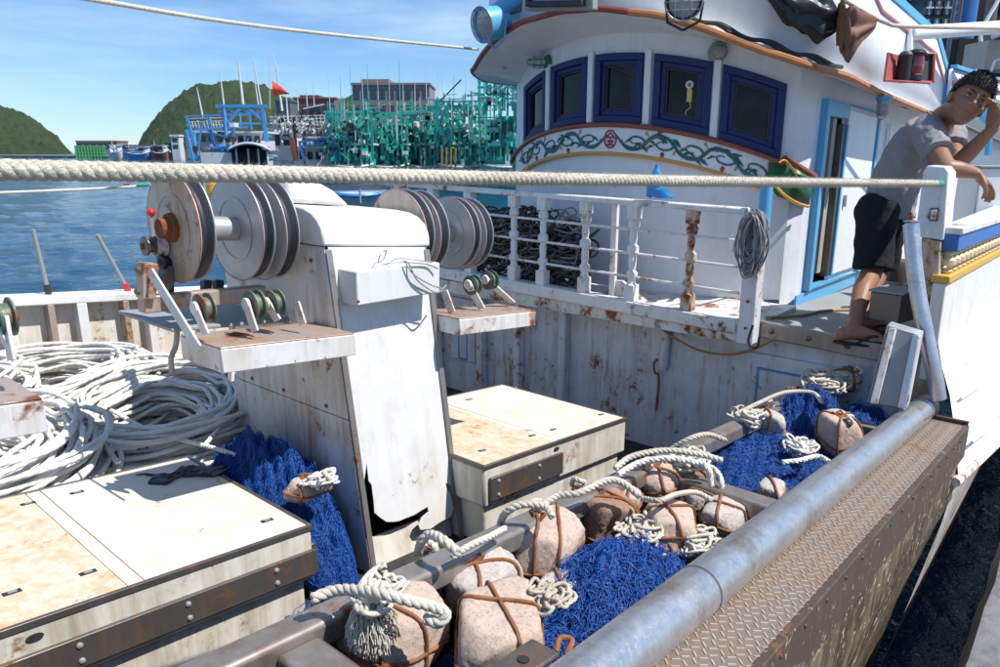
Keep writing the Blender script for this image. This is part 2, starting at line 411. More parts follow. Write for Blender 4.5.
def smoothpath(pts, per=8, closed=False):
    P = [Vector(p) for p in pts]; out = []; n = len(P)
    for i in range(n if closed else n - 1):
        p0 = P[(i - 1) % n] if (closed or i > 0) else P[i] * 2 - P[i + 1]; p1 = P[i]; p2 = P[(i + 1) % n]
        p3 = P[(i + 2) % n] if (closed or i < n - 2) else p2 * 2 - p1
        for k in range(per):
            t = k / per
            out.append(.5 * ((2 * p1) + (p2 - p0) * t + (2 * p0 - 5 * p1 + 4 * p2 - p3) * t * t + (3 * p1 - p0 - 3 * p2 + p3) * t ** 3))
    if not closed: out.append(P[-1])
    return out
def resample(P, step):
    L_ = [0]
    for a, b in zip(P, P[1:]): L_.append(L_[-1] + (b - a).length)
    n = max(2, int(L_[-1] / step)); out = []; j = 0
    for i in range(n + 1):
        d = L_[-1] * i / n
        while j < len(L_) - 2 and L_[j + 1] < d: j += 1
        t = (d - L_[j]) / max(1e-9, L_[j + 1] - L_[j]); out.append(P[j].lerp(P[j + 1], min(1, t)))
    return out
def laid_rope(mb, path, r, pitch=None, n=7, strands=3, fuzz=0, step=None):
    """three strands laid round each other, with a few loose fibres"""
    pitch = pitch or r * 4.6; P = resample([Vector(p) for p in path], step or pitch / 10)
    T = [(P[min(i + 1, len(P) - 1)] - P[max(i - 1, 0)]).normalized() for i in range(len(P))]
    u = T[0].cross(Vector((0, 0, 1)))
    if u.length < .05: u = T[0].cross(Vector((1, 0, 0)))
    u.normalize(); fr = []; d = 0
    for i in range(len(P)):
        u = (u - T[i] * u.dot(T[i])).normalized()
        if i: d += (P[i] - P[i - 1]).length
        fr.append((u.copy(), T[i].cross(u), d))
    for k in range(strands):
        path_ = []
        for p, (a, b, d) in zip(P, fr):
            t = 2 * math.pi * (d / pitch + k / strands); path_.append(p + (a * math.cos(t) + b * math.sin(t)) * r * .42)
        mb.tube(path_, r * .61, n)
    for _ in range(fuzz):
        i = random.randrange(len(P)); a, b, d = fr[i]; t = random.random() * 6.28
        o = a * math.cos(t) + b * math.sin(t); q = P[i] + o * r * .95
        dr = (T[i] * random.uniform(-1.2, 1.2) + o * random.uniform(.2, 1)).normalized(); e = q + dr * random.uniform(.25, .8) * r * 1.1
        s_ = T[i].cross(dr); s_ = s_.normalized() * .00035 if s_.length > 1e-4 else a * .00035
        mb.add([tuple(q - s_), tuple(q + s_), tuple(e)], [(0, 1, 2)])

def strands(name, paths, r, mat, parent=None, n=3, kind=None, uv=False, bulge=None):
    """many thin tubes at once: paths is (S, P, 3)"""
    A = np.asarray(paths, dtype=np.float64); s_, p_, _ = A.shape
    T = np.gradient(A, axis=1); T /= np.linalg.norm(T, axis=2, keepdims=True) + 1e-9
    up = np.array([.13, .21, 1.0]); U = np.cross(T, up); U /= np.linalg.norm(U, axis=2, keepdims=True) + 1e-9; W = np.cross(T, U)
    ang = np.arange(n) * 2 * np.pi / n
    rr = np.full((s_, p_, 1, 1), r) if np.isscalar(r) else np.asarray(r).reshape(s_, -1, 1, 1) * np.ones((1, p_, 1, 1))
    VV = A[:, :, None, :] + rr * (U[:, :, None, :] * np.cos(ang)[None, None, :, None] + W[:, :, None, :] * np.sin(ang)[None, None, :, None])
    VV = VV.reshape(-1, 3)
    base = (np.arange(s_)[:, None, None] * p_ + np.arange(p_ - 1)[None, :, None]) * n
    k = np.arange(n)[None, None, :]; l = (k + 1) % n
    Fq = np.stack([base + k, base + l, base + n + l, base + n + k], axis=-1).reshape(-1, 4)
    me = bpy.data.meshes.new(name)
    if parent:
        M = np.array(parent_inv(parent)); VV = VV @ M[:3, :3].T + M[:3, 3]
    me.vertices.add(len(VV)); me.vertices.foreach_set('co', VV.astype(np.float32).ravel())
    me.loops.add(Fq.size); me.loops.foreach_set('vertex_index', Fq.ravel().astype(np.int32))
    me.polygons.add(len(Fq)); me.polygons.foreach_set('loop_start', np.arange(len(Fq), dtype=np.int32) * 4)
    me.polygons.foreach_set('use_smooth', np.ones(len(Fq), dtype=bool))
    if uv:
        seg = np.linalg.norm(np.diff(A, axis=1), axis=2); d = np.concatenate([np.zeros((s_, 1)), np.cumsum(seg, axis=1)], axis=1)
        u0 = np.repeat(d[:, :-1, None], n, axis=2); u1 = np.repeat(d[:, 1:, None], n, axis=2)
        v0 = np.broadcast_to(k / n, u0.shape); v1 = np.broadcast_to((k + 1) / n, u0.shape)
        UV = np.stack([u0, v0, u0, v1, u1, v1, u1, v0], axis=-1).reshape(-1)
        l_ = me.uv_layers.new(name='UVMap'); l_.data.foreach_set('uv', UV.astype(np.float32))
    me.update(calc_edges=True); me.validate()
    me.materials.append(MATS[mat])
    o = bpy.data.objects.new(name, me); COL.objects.link(o)
    if parent: o.parent = parent
    if kind: o['kind'] = kind
    return o

# ================================================================== SETTING: water, quay, hills
def sheet(name, rows, mat, **k):
    m = MB(); m.grid(rows); return obj(name, m, mat, **k)
NA = 900; rad_ = [0.0] + [2.0 * 1.0245 ** i for i in range(300)]; vs_ = []
for r_ in rad_:
    amp = .075 * min(1, 25 / (r_ + 1e-3)) ** .35 * (1 if r_ < 400 else 0)
    for k in range(NA):
        a = 2 * math.pi * k / NA; x, y = r_ * math.cos(a), r_ * math.sin(a)
        inb = -3 < x < 14 and .3 < y < 5
        z = 0 if (amp == 0) else amp * (noise.noise(Vector((x * .55, y * .9, 0))) + .6 * noise.noise(Vector((x * 1.5, y * 2.2, 4))) + .35 * noise.noise(Vector((x * 3.6, y * 4.4, 9))))
        vs_.append((x, y, WATER + (z if not inb else -.02)))
m = MB(); m.add(vs_, [(i * NA + k, i * NA + (k + 1) % NA, (i + 1) * NA + (k + 1) % NA, (i + 1) * NA + k) for i in range(len(rad_) - 1) for k in range(NA)][NA:] + [tuple(NA + k for k in range(NA))])
obj('water', m, 'sea_water', kind='structure', ang=180)
# quay: the concrete edge the picture is taken from
m = MB()
prof = [(.20, -6.0), (.20, -1.70), (.17, -1.655), (-.02, -1.65), (-40, -1.62)]
xs = np.concatenate([np.arange(-12, -1, 1.5), np.arange(-1, 8, .12), np.arange(8, 40, 2.)])
rows = []
for x in xs:
    row = []
    for y, z in [(.20, -6), (.20, -2.2)] + [(.20, -1.72)] + [(.17 - .004 * i, -1.655) for i in range(1)] + [(.15, -1.65), (.0, -1.65), (-.3, -1.65), (-1.5, -1.65), (-9, -1.63), (-40, -1.6)]:
        q = noise.noise(Vector((x * 4, y * 6, z * 5))) * .012 + noise.noise(Vector((x * 17, y * 17, z * 9))) * .005
        row.append((x, y + q, z + q * .6))
    rows.append(row)
m.grid(rows); obj('quay', m, 'concrete', kind='structure')

def gp(u, D, h): return FW * D + RT * ((u - 500) / 743 * D) + Vector((0, 0, h))      # a point at distance D on the bearing of column u
def hv(v, D): return (150 - v) / 743 * D
def hill(D, prof, depth, seed):
    us = np.linspace(prof[0][0], prof[-1][0], 130); pu = [p[0] for p in prof]; pv = [p[1] for p in prof]
    rows = []
    for j in range(34):
        t = j / 33; row = []
        for u in us:
            H = hv(np.interp(u, pu, pv), D) + 2.6; env = math.sin(math.pi * min(1, t * .5 + .0)) ** .8 if t < 1 else 1
            p = gp(u, D - depth + depth * t, 0)
            nn = noise.fractal(Vector((p.x * .035, p.y * .035, seed)), 1, 2.1, 5) * 3.0 + (1 - min(1, noise.voronoi(Vector((p.x * .26, p.y * .26, seed)))[0][0] * 1.5)) * 2.8
            row.append((p.x, p.y, WATER - .3 + max(0, H * env + nn * min(1, t * 6) * min(1, H / 8) - 1.5 * (1 - t))))
        rows.append(row)
    for j in range(1, 8):
        t = 1 - (j / 7) ** 2
        rows.append([(gp(u, D + j * 12, 0).x, gp(u, D + j * 12, 0).y, WATER - .3 + max(0, (rows[33][i][2] - WATER) * t)) for i, u in enumerate(us)])
    return sheet('hill', rows, 'hill_foliage', kind='structure', ang=180)
hill(430, [(-160, 150), (-110, 128), (-60, 112), (-20, 105), (5, 106), (25, 113), (45, 127), (60, 142), (74, 155), (84, 158)], 90, 3.3)
hill(520, [(132, 158), (142, 140), (160, 120), (175, 105), (190, 95), (210, 88), (245, 84), (270, 90), (300, 106), (330, 120), (370, 130)], 110, 8.1)
hill(640, [(300, 140), (335, 112), (352, 100), (380, 94), (410, 102), (440, 120), (470, 135), (520, 150)], 80, 5.7)

# ---- harbour front far behind
far_boat_list = []
def far_block(name, label, cat, u0, u1, v0, D, mat, depth=10, rows_=3, cols=8, wmat='window_far', roofbits=()):
    base = gp((u0 + u1) / 2, D, WATER); t = thing(name, label, cat, base)
    a, b = gp(u0, D, 0), gp(u1, D, 0); top = hv(v0, D); m = MB(); back = FW * depth
    z0 = WATER
    P = [a, b, b + back, a + back]; m.hexa([(p.x, p.y, z0) for p in P] + [(p.x, p.y, top) for p in P]); obj('wall', m, mat, t, smooth=False)
    m = MB(); e = (b - a).normalized() * .25; f = FW * .3
    Q = [a - e - f, b + e - f, b + e + back, a - e + back]; m.hexa([(p.x, p.y, top + .003) for p in Q] + [(p.x, p.y, top + .5) for p in Q]); obj('roof', m, mat, t, smooth=False)
    wv = (b - a); wd = wv.length / cols; first = None
    for r_ in range(rows_):
        for c_ in range(cols):
            zc = top - (top - .3) * (r_ + .55) / rows_; hh = (top - .3) / rows_ * .30
            if hh < .2: continue
            c = a + wv * ((c_ + .5) / cols)
            if first is None:
                first = MB(); ex = wv.normalized() * wd * .32
                first.hexa([tuple(q) for q in (-ex - FW * .08 - V(0, 0, hh), ex - FW * .08 - V(0, 0, hh), ex + FW * .05 - V(0, 0, hh), -ex + FW * .05 - V(0, 0, hh), -ex - FW * .08 + V(0, 0, hh), ex - FW * .08 + V(0, 0, hh), ex + FW * .05 + V(0, 0, hh), -ex + FW * .05 + V(0, 0, hh))])
                me = bpy.data.meshes.new('window'); me.from_pydata(first.v, [], first.f); me.materials.append(MATS[wmat]); first = me
            o = bpy.data.objects.new('window', first); COL.objects.link(o); o.parent = t
            o.location = Vector((c.x, c.y, zc)) - base
    for (ru0, ru1, rv) in roofbits:
        m = MB(); a2, b2 = gp(ru0, D + 1, 0), gp(ru1, D + 1, 0); P = [a2, b2, b2 + back * .6, a2 + back * .6]
        m.hexa([(p.x, p.y, top + .5) for p in P] + [(p.x, p.y, hv(rv, D)) for p in P]); obj('roof_room', m, mat, t, smooth=False)
    return t
far_block('office_building', 'large brown brick office block behind the green boats', 'building', 355, 431, 88, 170, 'brick_wall_far', 14, 4, 9, roofbits=[(364, 392, 82)])
far_block('red_building', 'low dark red building on the slope right of the flag', 'building', 297, 338, 101, 210, 'brick_red_far', 12, 2, 6, roofbits=[(303, 322, 97)])
far_block('grey_tower', 'narrow grey blue block right behind the small flag', 'building', 279, 293, 103, 190, 'slate_far', 8, 4, 2)
far_block('harbour_shed', 'long dark blue roofed shed on the far shore under the hill', 'shed', 116, 163, 146, 240, 'roof_blue_far', 12, 1, 6)
far_block('harbour_shed', 'small dark shed on the far shore beside the blue framed boat', 'shed', 166, 188, 143, 215, 'slate_far', 10, 1, 3)
far_block('white_kiosk', 'little white kiosk on the far shore left of the blue framed boat', 'kiosk', 172, 180, 136.5, 212, 'boat_white', 3, 2, 1)
far_block('tank_building', 'pale rust streaked long roof on the far shore beyond green netting', 'building', 77, 118, 141.5, 330, 'brick_wall_far', 10, 1, 6)
m = MB(); P = [gp(-200, 330, 0), gp(100, 250, 0), gp(340, 230, 0), gp(340, 390, 0), gp(-200, 390, 0)]
m.prism([(p.x, p.y, WATER - 1) for p in P], (0, 0, 1.8)); obj('far_shore', m, 'slate_far', kind='structure', smooth=False)
for (a, b, v, D, mt, lab) in ((108, 122, 147, 205, 'boat_white', 'small pale boat moored on the far shore beside the green trestle'), (124, 150, 148.5, 200, 'boat_blue', 'low blue hulled boat on the far shore below the long shed'), (150, 168, 147.5, 198, 'brick_red_far', 'dark red boat on the far shore right of the low blue boat')):
    far_boat_list.append((a, b, v, D, mt, lab))
# green scaffolding/netting heap on the far shore
t = thing('green_trestle', 'bright green trestle stacks on the far shore below the left hill', 'trestle', gp(90, 250, WATER)); m = MB()
for i in range(10):
    u = 76 + i * 3.0
    m.bar(gp(u, 250, WATER), gp(u, 250, hv(145.5, 250)), .5, .5); m.bar(gp(u, 250, WATER), gp(u + 3, 250, hv(146, 250)), .3, .3)
for v in (146, 149, 152, 155): m.bar(gp(75, 250, hv(v, 250)), gp(105, 250, hv(v, 250)), .5, .5)
obj('frame', m, 'far_green', t); m = MB()
P = [gp(76, 252, 0), gp(104, 252, 0), gp(104, 256, 0), gp(76, 256, 0)]; m.hexa([(p.x, p.y, WATER) for p in P] + [(p.x, p.y, hv(147, 250)) for p in P]); obj('net_wall', m, 'far_green', t)

# ================================================================== BACKGROUND BOATS
def Bp(D, off=0):
    return lambda u, v: gp(u, D + off, hv(v, D + off))
def far_boat(name, label, u0, u1, D, hullmat, cabin, frames, masts, lamps=(), mat='teal_paint', mastmat='boat_white', vdeck=172, seed=0, clutter=30, clut_mats=('boat_white', 'teal_paint', 'teal_dark', 'dark_hollow'), vr=(125, 160), cat='fishing boat', mast_r=.05, group=None):
    rr = random.Random(seed); P = Bp(D); t = thing(name, label, cat, gp((u0 + u1) / 2, D, WATER), group)
    px = D / 743
    # hull: raked bow towards us
    m = MB(); rows = []
    for k in range(9):
        s = k / 8; u = u0 + (u1 - u0) * s; bulge = math.sin(math.pi * s) ** .5
        top = hv(vdeck - 2.5 * (abs(s - .5) * 2) ** 2, D)
        rows.append([gp(u, D + 1.2 - bulge * 2.2 * q, z) for z, q in ((WATER - .2, .55), (WATER + .8, .8), (top, 1.0), (top + .001, .7), (top - .25, .68))] + [gp(u, D + 6, top - .25)])
    m.grid(rows); obj('hull', m, hullmat, t)
    m = MB(); m.tube([r[2] for r in rows], .09, 6); obj('rub_rail', m, 'boat_white' if hullmat != 'boat_white' else 'boat_blue', t)
    for (a, b, vt, vb, dd, cm) in cabin:
        A, B = gp(a, D + dd, 0), gp(b, D + dd, 0); back = FW * 3; m = MB(); Q = [A, B, B + back, A + back]
        m.hexa([(p.x, p.y, hv(vb, D)) for p in Q] + [(p.x, p.y, hv(vt, D)) for p in Q]); c = obj('cabin', m, cm, t, smooth=False)
        e = (B - A).normalized() * .3; Q = [A - e - FW * .4, B + e - FW * .4, B + e + back, A - e + back]; z = hv(vt, D) + .003
        m = MB(); m.hexa([(p.x, p.y, z) for p in Q] + [(p.x, p.y, z + .14) for p in Q]); obj('cabin_roof', m, 'boat_white' if rr.random() < .5 else cm, t, smooth=False)
        nwin = max(2, int((b - a) / 7))
        for i in range(nwin):
            f0 = (i + .18) / nwin; f1 = (i + .82) / nwin; m = MB(); q0 = A.lerp(B, f0) - FW * .05; q1 = A.lerp(B, f1) - FW * .05; z1 = hv(vt + (vb - vt) * .15, D); z0 = hv(vt + (vb - vt) * .5, D)
            m.hexa([(p.x, p.y, z0) for p in (q0, q1, q1 + FW * .06, q0 + FW * .06)] + [(p.x, p.y, z1) for p in (q0, q1, q1 + FW * .06, q0 + FW * .06)]); obj('cabin_window', m, 'window_far', c, smooth=False)
    for (a, va, b, vb, th_, fm, off) in frames:
        q = Bp(D, off); m = MB(); m.bar(q(a, va), q(b, vb), th_ * px, th_ * px); obj('frame_bar', m, fm, t, smooth=False)
    for (u, vt, vb, lean, r_, mm) in masts:
        m = MB(); m.tube([P(u, vb), P(u + lean * .5, (vt + vb) / 2), P(u + lean, vt)], [r_ * px, r_ * px * .8, r_ * px * .35], 6); obj('mast', m, mm, t)
    for (a, b, v, n_, fm) in lamps:
        for i in range(n_):
            u = a + (b - a) * (i + .5) / n_; q = P(u, v); m = MB(); s_ = rr.choice((-1, 1)) * .45
            k_ = rr.uniform(.3, .55); q = q + V(0, 0, rr.uniform(-.25, .25)); m.lathe([(0, .09 * k_), (.12 * k_, .16 * k_), (.5 * k_, .2 * k_), (.62 * k_, .06 * k_)], q, RT * s_ * 1.6 + V(0, 0, -1), 7); obj('squid_lamp', m, 'lamp_bulb', t)
    for _ in range(clutter):
        u = rr.uniform(u0 + 2, u1 - 2); v = rr.uniform(*vr); s_ = rr.uniform(1.0, 4.2) * px; m = MB(); q = Bp(D, rr.uniform(-1, 2))(u, v); k = rr.random()
        cm = rr.choice(clut_mats)
        if k < .35: m.obox(q, RT * s_ * .7, FW * .4, V(0, 0, s_ * .6)); nm = 'deck_box'
        elif k < .6: m.lathe([(-s_ * .4, s_ * .55), (-s_ * .4, s_ * .8), (s_ * .4, s_ * .8), (s_ * .4, s_ * .55)], q, RT * rr.uniform(.3, 1) + FW * rr.uniform(-1, 1), 10); nm = 'winch_drum'
        else: m.bar(q, q + RT * rr.uniform(-3, 3) * s_ + V(0, 0, rr.uniform(-3, 3) * s_), .8 * px, .8 * px); nm = 'strut'
        obj(nm, m, cm, t, smooth=False)
    return t

B_ = 'boat_blue'
for (a, b, v, D, mt, lab) in far_boat_list: far_boat('small_boat', lab, a, b, D, mt, [(a + 3, b - 5, v - 2, v + 5, 1, 'boat_white')], [(a + 2, v + 2, b - 2, v, .8, 'dark_hollow', 0)], [(a + 5, v - 8, v + 4, 0, .4, 'boat_white')], vdeck=v + 5, clutter=8, vr=(v - 2, v + 6), seed=a, clut_mats=('boat_white', 'dark_hollow', 'boat_blue'))
fr = [(190, 117, 198, 160, 2.6, B_, 0), (188, 130, 193, 165, 2.4, B_, -1), (190, 117, 268, 115, 1.6, B_, 0), (197, 130, 226, 128, 2.0, B_, 0), (212, 118, 215, 162, 2.6, B_, 1), (228, 108, 228, 150, 3.2, B_, 0), (266, 108, 268, 150, 3.2, B_, 0), (220, 107.5, 270, 107.5, 3.0, B_, 0),
      (230, 124, 244, 109, 2.4, B_, 0), (252, 109, 267, 123, 2.4, B_, 0), (222, 113, 268, 113, 1.6, B_, .5), (224, 124, 270, 124, 1.8, B_, 0), (236, 127, 232, 160, 1.8, B_, 1), (225, 128, 250, 127.5, 2.0, B_, 0), (252, 112, 253, 130, 1.8, B_, 1), (205, 122, 198, 150, 1.6, B_, 1), (243, 108, 243, 126, 1.2, B_, 2), (196, 132, 196, 158, 2.0, B_, 2), (200, 128, 224, 136, 1.2, B_, 1)]
for i in range(13): fr.append((192 + i * 2.9, 121 + (i % 3), 193 + i * 2.9, 128, .8, 'boat_white', 1.5))
for v in (119.5, 122.5, 126): fr.append((189, v, 226, v - 1, .7, 'boat_white', 1.2))
far_boat('gantry_boat', 'white boat with a tall light blue pipe gantry and curved cabin roof', 188, 272, 48, 'boat_white', [(238, 262, 133, 150, 1.5, 'boat_white'), (212, 240, 148, 172, .6, 'boat_blue'), (200, 225, 132, 150, 3, 'ivory_inside')], fr,
         [(206, 90, 118, -3, 1.0, 'boat_white'), (228, 76, 108, -1, .9, 'boat_white'), (247, 65, 107, -1.5, 1.4, 'boat_white'), (265, 60, 108, -5, .9, 'boat_white'), (262, 80, 108, -2, .9, 'boat_white'), (273, 55, 110, 4, .5, 'boat_white')], seed=3, clutter=34, clut_mats=('boat_white', 'boat_blue', 'dark_hollow', 'ivory_inside'), vdeck=160)
# curved roof of its wheelhouse
par = [o for o in S.objects if o.name == 'gantry_boat'][0]
m = MB(); rows = []
for k in range(13):
    s = k / 12; u = 227 + 43 * s; v = 150 - 7 * math.sin(math.pi * s) ** .8
    rows.append([gp(u, 45.2, hv(v, 45.2)), gp(u, 50, hv(v, 46))])
m.grid(rows); obj('arched_roof', m, 'boat_white', par, solid=.16)
m = MB(); P_ = [gp(231, 46, 0), gp(267, 46, 0), gp(267, 49.5, 0), gp(231, 49.5, 0)]; m.hexa([(p.x, p.y, WATER) for p in P_] + [(p.x, p.y, hv(149, 46)) for p in P_]); obj('dark_wheelhouse', m, 'dark_hollow', par)
for u in (236, 248, 258, 267): 
    m = MB(); m.bar(gp(u, 45.8, hv(168, 46)), gp(u, 45.8, hv(148, 46)), .08, .08); obj('window_post', m, 'boat_white', par)
m = MB(); P_ = [gp(200, 46, 0), gp(231, 46, 0), gp(231, 49.5, 0), gp(200, 49.5, 0)]; m.hexa([(p.x, p.y, WATER) for p in P_] + [(p.x, p.y, hv(152, 46)) for p in P_]); obj('foredeck_wall', m, 'boat_white', par, smooth=False)

fr = [(272, 118 + 3 * k, 330, 116 + 3 * k, .8, 'boat_white', .5) for k in range(5)] + [(274 + i * 4, 116, 276 + i * 4, 134, .7, 'boat_white', .3) for i in range(14)]
fr += [(296, 118, 296, 160, 2.2, 'dark_hollow', 0), (292, 137, 295, 160, 4.0, 'brick_red_far', -1), (299, 142, 333, 137, 2.0, 'blue_cap', -1), (300, 146, 333, 141, 1.4, 'blue_cap', -1), (300, 142, 304, 164, 2.2, 'blue_cap', -1), (333, 138, 338, 164, 2.2, 'blue_cap', -1), (298, 132, 306, 110, 1, 'dark_hollow', 0), (306, 110, 326, 106, 1.2, 'boat_white', 0), (308, 132, 318, 108, 1, 'dark_hollow', 0)]
far_boat('squid_boat', 'white boat with a dark blue rail frame and red flag mast', 272, 338, 54, 'boat_white', [(308, 328, 138, 148, 1.5, 'teal_paint'), (273, 292, 130, 160, 1, 'boat_white'), (298, 322, 148, 170, 1, 'boat_white'), (278, 300, 124, 130, 2, 'boat_white')], fr,
         [(285, 72, 112, -3, 1.3, 'boat_white'), (290, 92, 120, 0, .9, 'boat_white'), (301, 90, 112, 0, .5, 'boat_white'), (310, 80, 108, 0, .5, 'boat_white'), (317, 83, 108, 0, .5, 'boat_white'), (283, 57, 75, -4, .5, 'boat_white')],
         [(276, 330, 121, 14, 0), (276, 330, 128, 14, 0)], seed=9, clutter=44, clut_mats=('boat_white', 'boat_white', 'dark_hollow', 'wire_grey'), vr=(120, 158))
# the flag
fl = MB(); rows = []
for i in range(9):
    s = i / 8; rows.append([gp(277.2 + 16 * s, 52 + .12 * math.sin(s * 7), hv(83 + 12.8 * s + .3 * math.sin(s * 9), 52)), gp(277 + 16 * s, 52 + .12 * math.sin(s * 7 + .4), hv(97.6 - 1.4 * s, 52))])
fl.grid(rows); fo = obj('pennant_flag', fl, 'flag_red', solid=.03); tag(fo, 'small red triangular flag with a yellow border over the white boats', 'flag')
m = MB(); m.tube([r[0] for r in rows] + [r[1] for r in rows][::-1] + [gp(277, 52, hv(97, 52)), gp(277, 52, hv(118, 52))], .08, 5)
if 0: m.tube([gp(277, 66, hv(83, 52)), gp(277, 66, hv(118, 52))], .05, 5); obj('flag_border', m, 'flag_yellow', fo)

def green_frames(u0, u1, vt, vb, nx, seed, mats=('teal_paint', 'teal_dark'), dbl=True):
    rr = random.Random(seed); f = []
    for L_ in range(2 if dbl else 1):
        off = L_ * 2.5
        for i in range(nx + 1):
            u = u0 + (u1 - u0) * i / nx + rr.uniform(-1, 1); f.append((u, vt + rr.uniform(-1, 1), u + rr.uniform(-.4, .4), vb, rr.choice((1.3, 1.8, 2.2)), rr.choice(mats), off))
        for v in (vt, vt + (vb - vt) * .22, vt + (vb - vt) * .45):
            f.append((u0 - 2, v + rr.uniform(-.6, .6), u1 + 2, v + rr.uniform(-.6, .6), rr.choice((1.3, 1.9)), rr.choice(mats), off))
    for i in range(nx):
        a = u0 + (u1 - u0) * i / nx; b = a + (u1 - u0) / nx
        if rr.random() < .55: f.append((a, vt + 2, b, vt + (vb - vt) * .3, .9, rr.choice(mats), 1))
    return f
GW = ('teal_paint', 'teal_dark', 'teal_paint', 'dark_hollow', 'boat_white', 'teal_paint')
GG = 'green fishing boats moored in the far row'
labs = ['green boat directly right of the dark blue rail frame', 'green boat in front of the left corner of the brown office block', 'green boat in front of the middle of the brown office block',
        'green boat with yellow brown poles standing on deck', 'tall green rigged boat nearest the wheelhouse visor']
spec = [(328, 372, 53, 113, 8), (366, 408, 56, 114, 8), (400, 446, 58, 112, 9), (438, 486, 54, 103, 9), (480, 536, 48, 84, 8)]
for i, (u0, u1, D, vt, nx) in enumerate(spec):
    masts = [(u0 + (u1 - u0) * f_, vv, vt, random.uniform(-1, 1), random.choice((.35, .5)), random.choice(('boat_white', 'boat_white', 'teal_paint'))) for f_, vv in ((.1, 60 + 8 * (i % 3)), (.35, 78), (.6, 70), (.85, 64))]
    masts += [(u0 + (u1 - u0) * f_, 150, 167, 0, 1.5, 'boat_white') for f_ in (.15, .45, .75)] if i < 3 else []
    fr = green_frames(u0, u1, vt, 160, nx, i)
    if i >= 3:
        fr += green_frames(u0 - (8 if i == 3 else 0), u1, 84 if i == 4 else 108, 112, 7, i + 20)
        fr += [(440, 104, 462, 83, 1.2, 'dark_hollow', 0)] if i == 3 else []
    for q5 in range(16):
        ua = random.uniform(u0, u1); va = random.uniform(vt - 14, vt + 4); fr.append((ua, va, ua + random.uniform(-1, 1), 140, random.choice((.7, 1.1)), random.choice(('teal_paint', 'teal_dark', 'boat_white')), random.uniform(-1, 3)))
        ub = ua + random.uniform(6, 26); fr.append((ua, va + 2, ub, va + random.uniform(-3, 8), random.choice((.7, 1.2)), random.choice(('teal_paint', 'teal_dark', 'wire_grey')), random.uniform(-1, 3)))
    if i == 3: fr += [(442 + 4.6 * k, 147, 441.5 + 4.6 * k, 166, 1.6, 'worn_bamboo', -2) for k in range(4)]
    cab = [(u0 + 3, u0 + (u1 - u0) * .45, 147, 164, 1, 'teal_paint'), (u0 + (u1 - u0) * .55, u1 - 2, 145, 166, .5, 'teal_paint'), (u0 + 8, u1 - 12, 133, 142, 3, 'teal_dark')]
    if i == 4: cab += [(500, 522, 118, 146, 2, 'teal_paint'), (484, 500, 122, 132, 1, 'boat_white')]
    far_boat('green_boat', labs[i], u0, u1, D, 'teal_paint', cab, fr, masts, [(u0 + 2, u1 - 2, vt + 8, 13, 0), (u0 + 2, u1 - 2, vt + 20, 11, 0)] + ([(440, 486, 118, 12, 0)] if i == 3 else []) + ([(484, 530, 100, 12, 0)] if i == 4 else []),
             seed=i + 30, clutter=120, clut_mats=GW, vr=(vt + 3, 163), group=GG, vdeck=166)
# nearer white boat bow between the sheaves
far_boat('moored_skiff', 'white boat with a dark blue deck and small bollards seen between the pulley wheels', 318, 392, 30, 'boat_white', [], [(320, 188, 390, 186, 7, 'roof_blue_far', 0), (318, 191, 392, 189, 1.0, 'boat_white', -.6), (332, 190, 332, 203, 1.5, 'wire_grey', -1.5), (358, 188, 358, 202, 1.5, 'wire_grey', -1.5)], [], vdeck=193, clutter=0, seed=2)

# ================================================================== OUR BOAT: hull, decks, bulwarks
boat = thing('fishing_boat', 'large white rust streaked fishing boat lying alongside the quay', 'fishing boat', (2.2, 2.6, WATER))
def yl(x): return .42 if x < 3.3 else .42
XS = [-3 + .35 * i for i in range(20)] + [3.62]
# work deck and its black mat
m = MB(dk); m.box(-3, 4.02, .62, 4.74, -1.62, -1.5); obj('work_deck', m, 'deck_mat', boat)
# far bulwark
m = MB(dk); m.box(-3, 4.3, 4.745, 4.79, -1.62, -.735); obj('far_bulwark', m, 'bulwark_inner', boat)
m = MB(dk); m.box(-3, 4.3, 4.66, 4.85, -.735, -.685); obj('far_cap_rail', m, 'white_rail', boat, bevel=.008)
m = MB(dk); m.box(-3, 4.3, 4.50, 4.745, -1.34, -1.28); obj('bulwark_ledge', m, 'cream_side', boat, bevel=.006)
m = MB(dk); m.box(-3, 4.3, 4.51, 4.56, -1.5, -1.34); obj('bulwark_ledge', m, 'cream_side', boat, bevel=.006)
for u, wdt, mt in ((8, .055, 'white_paint'), (51, .035, 'brown_post'), (82, .055, 'white_paint'), (126, .035, 'brown_post'), (150, .05, 'white_paint'), (-30, .05, 'white_paint'), (-70, .05, 'white_paint'), (205, .05, 'white_paint'), (260, .05, 'white_paint'), (480, .05, 'white_paint')):
    x = PY(u, 320, 4.7).x; m = MB(dk); m.box(x - wdt / 2, x + wdt / 2, 4.66, 4.746, -1.282, -.734); obj('bulwark_frame', m, mt, boat, bevel=.004)
# far hull skin
m = MB(); m.grid([[(x, 4.80, -.74 - K1 * min(x, 4.3)), (x, 4.8, -1.6), (x, 4.6, WATER - .3)] for x in [-3, 0, 2, 4, 6, 9, 14]]); obj('hull_side', m, 'white_paint', boat)
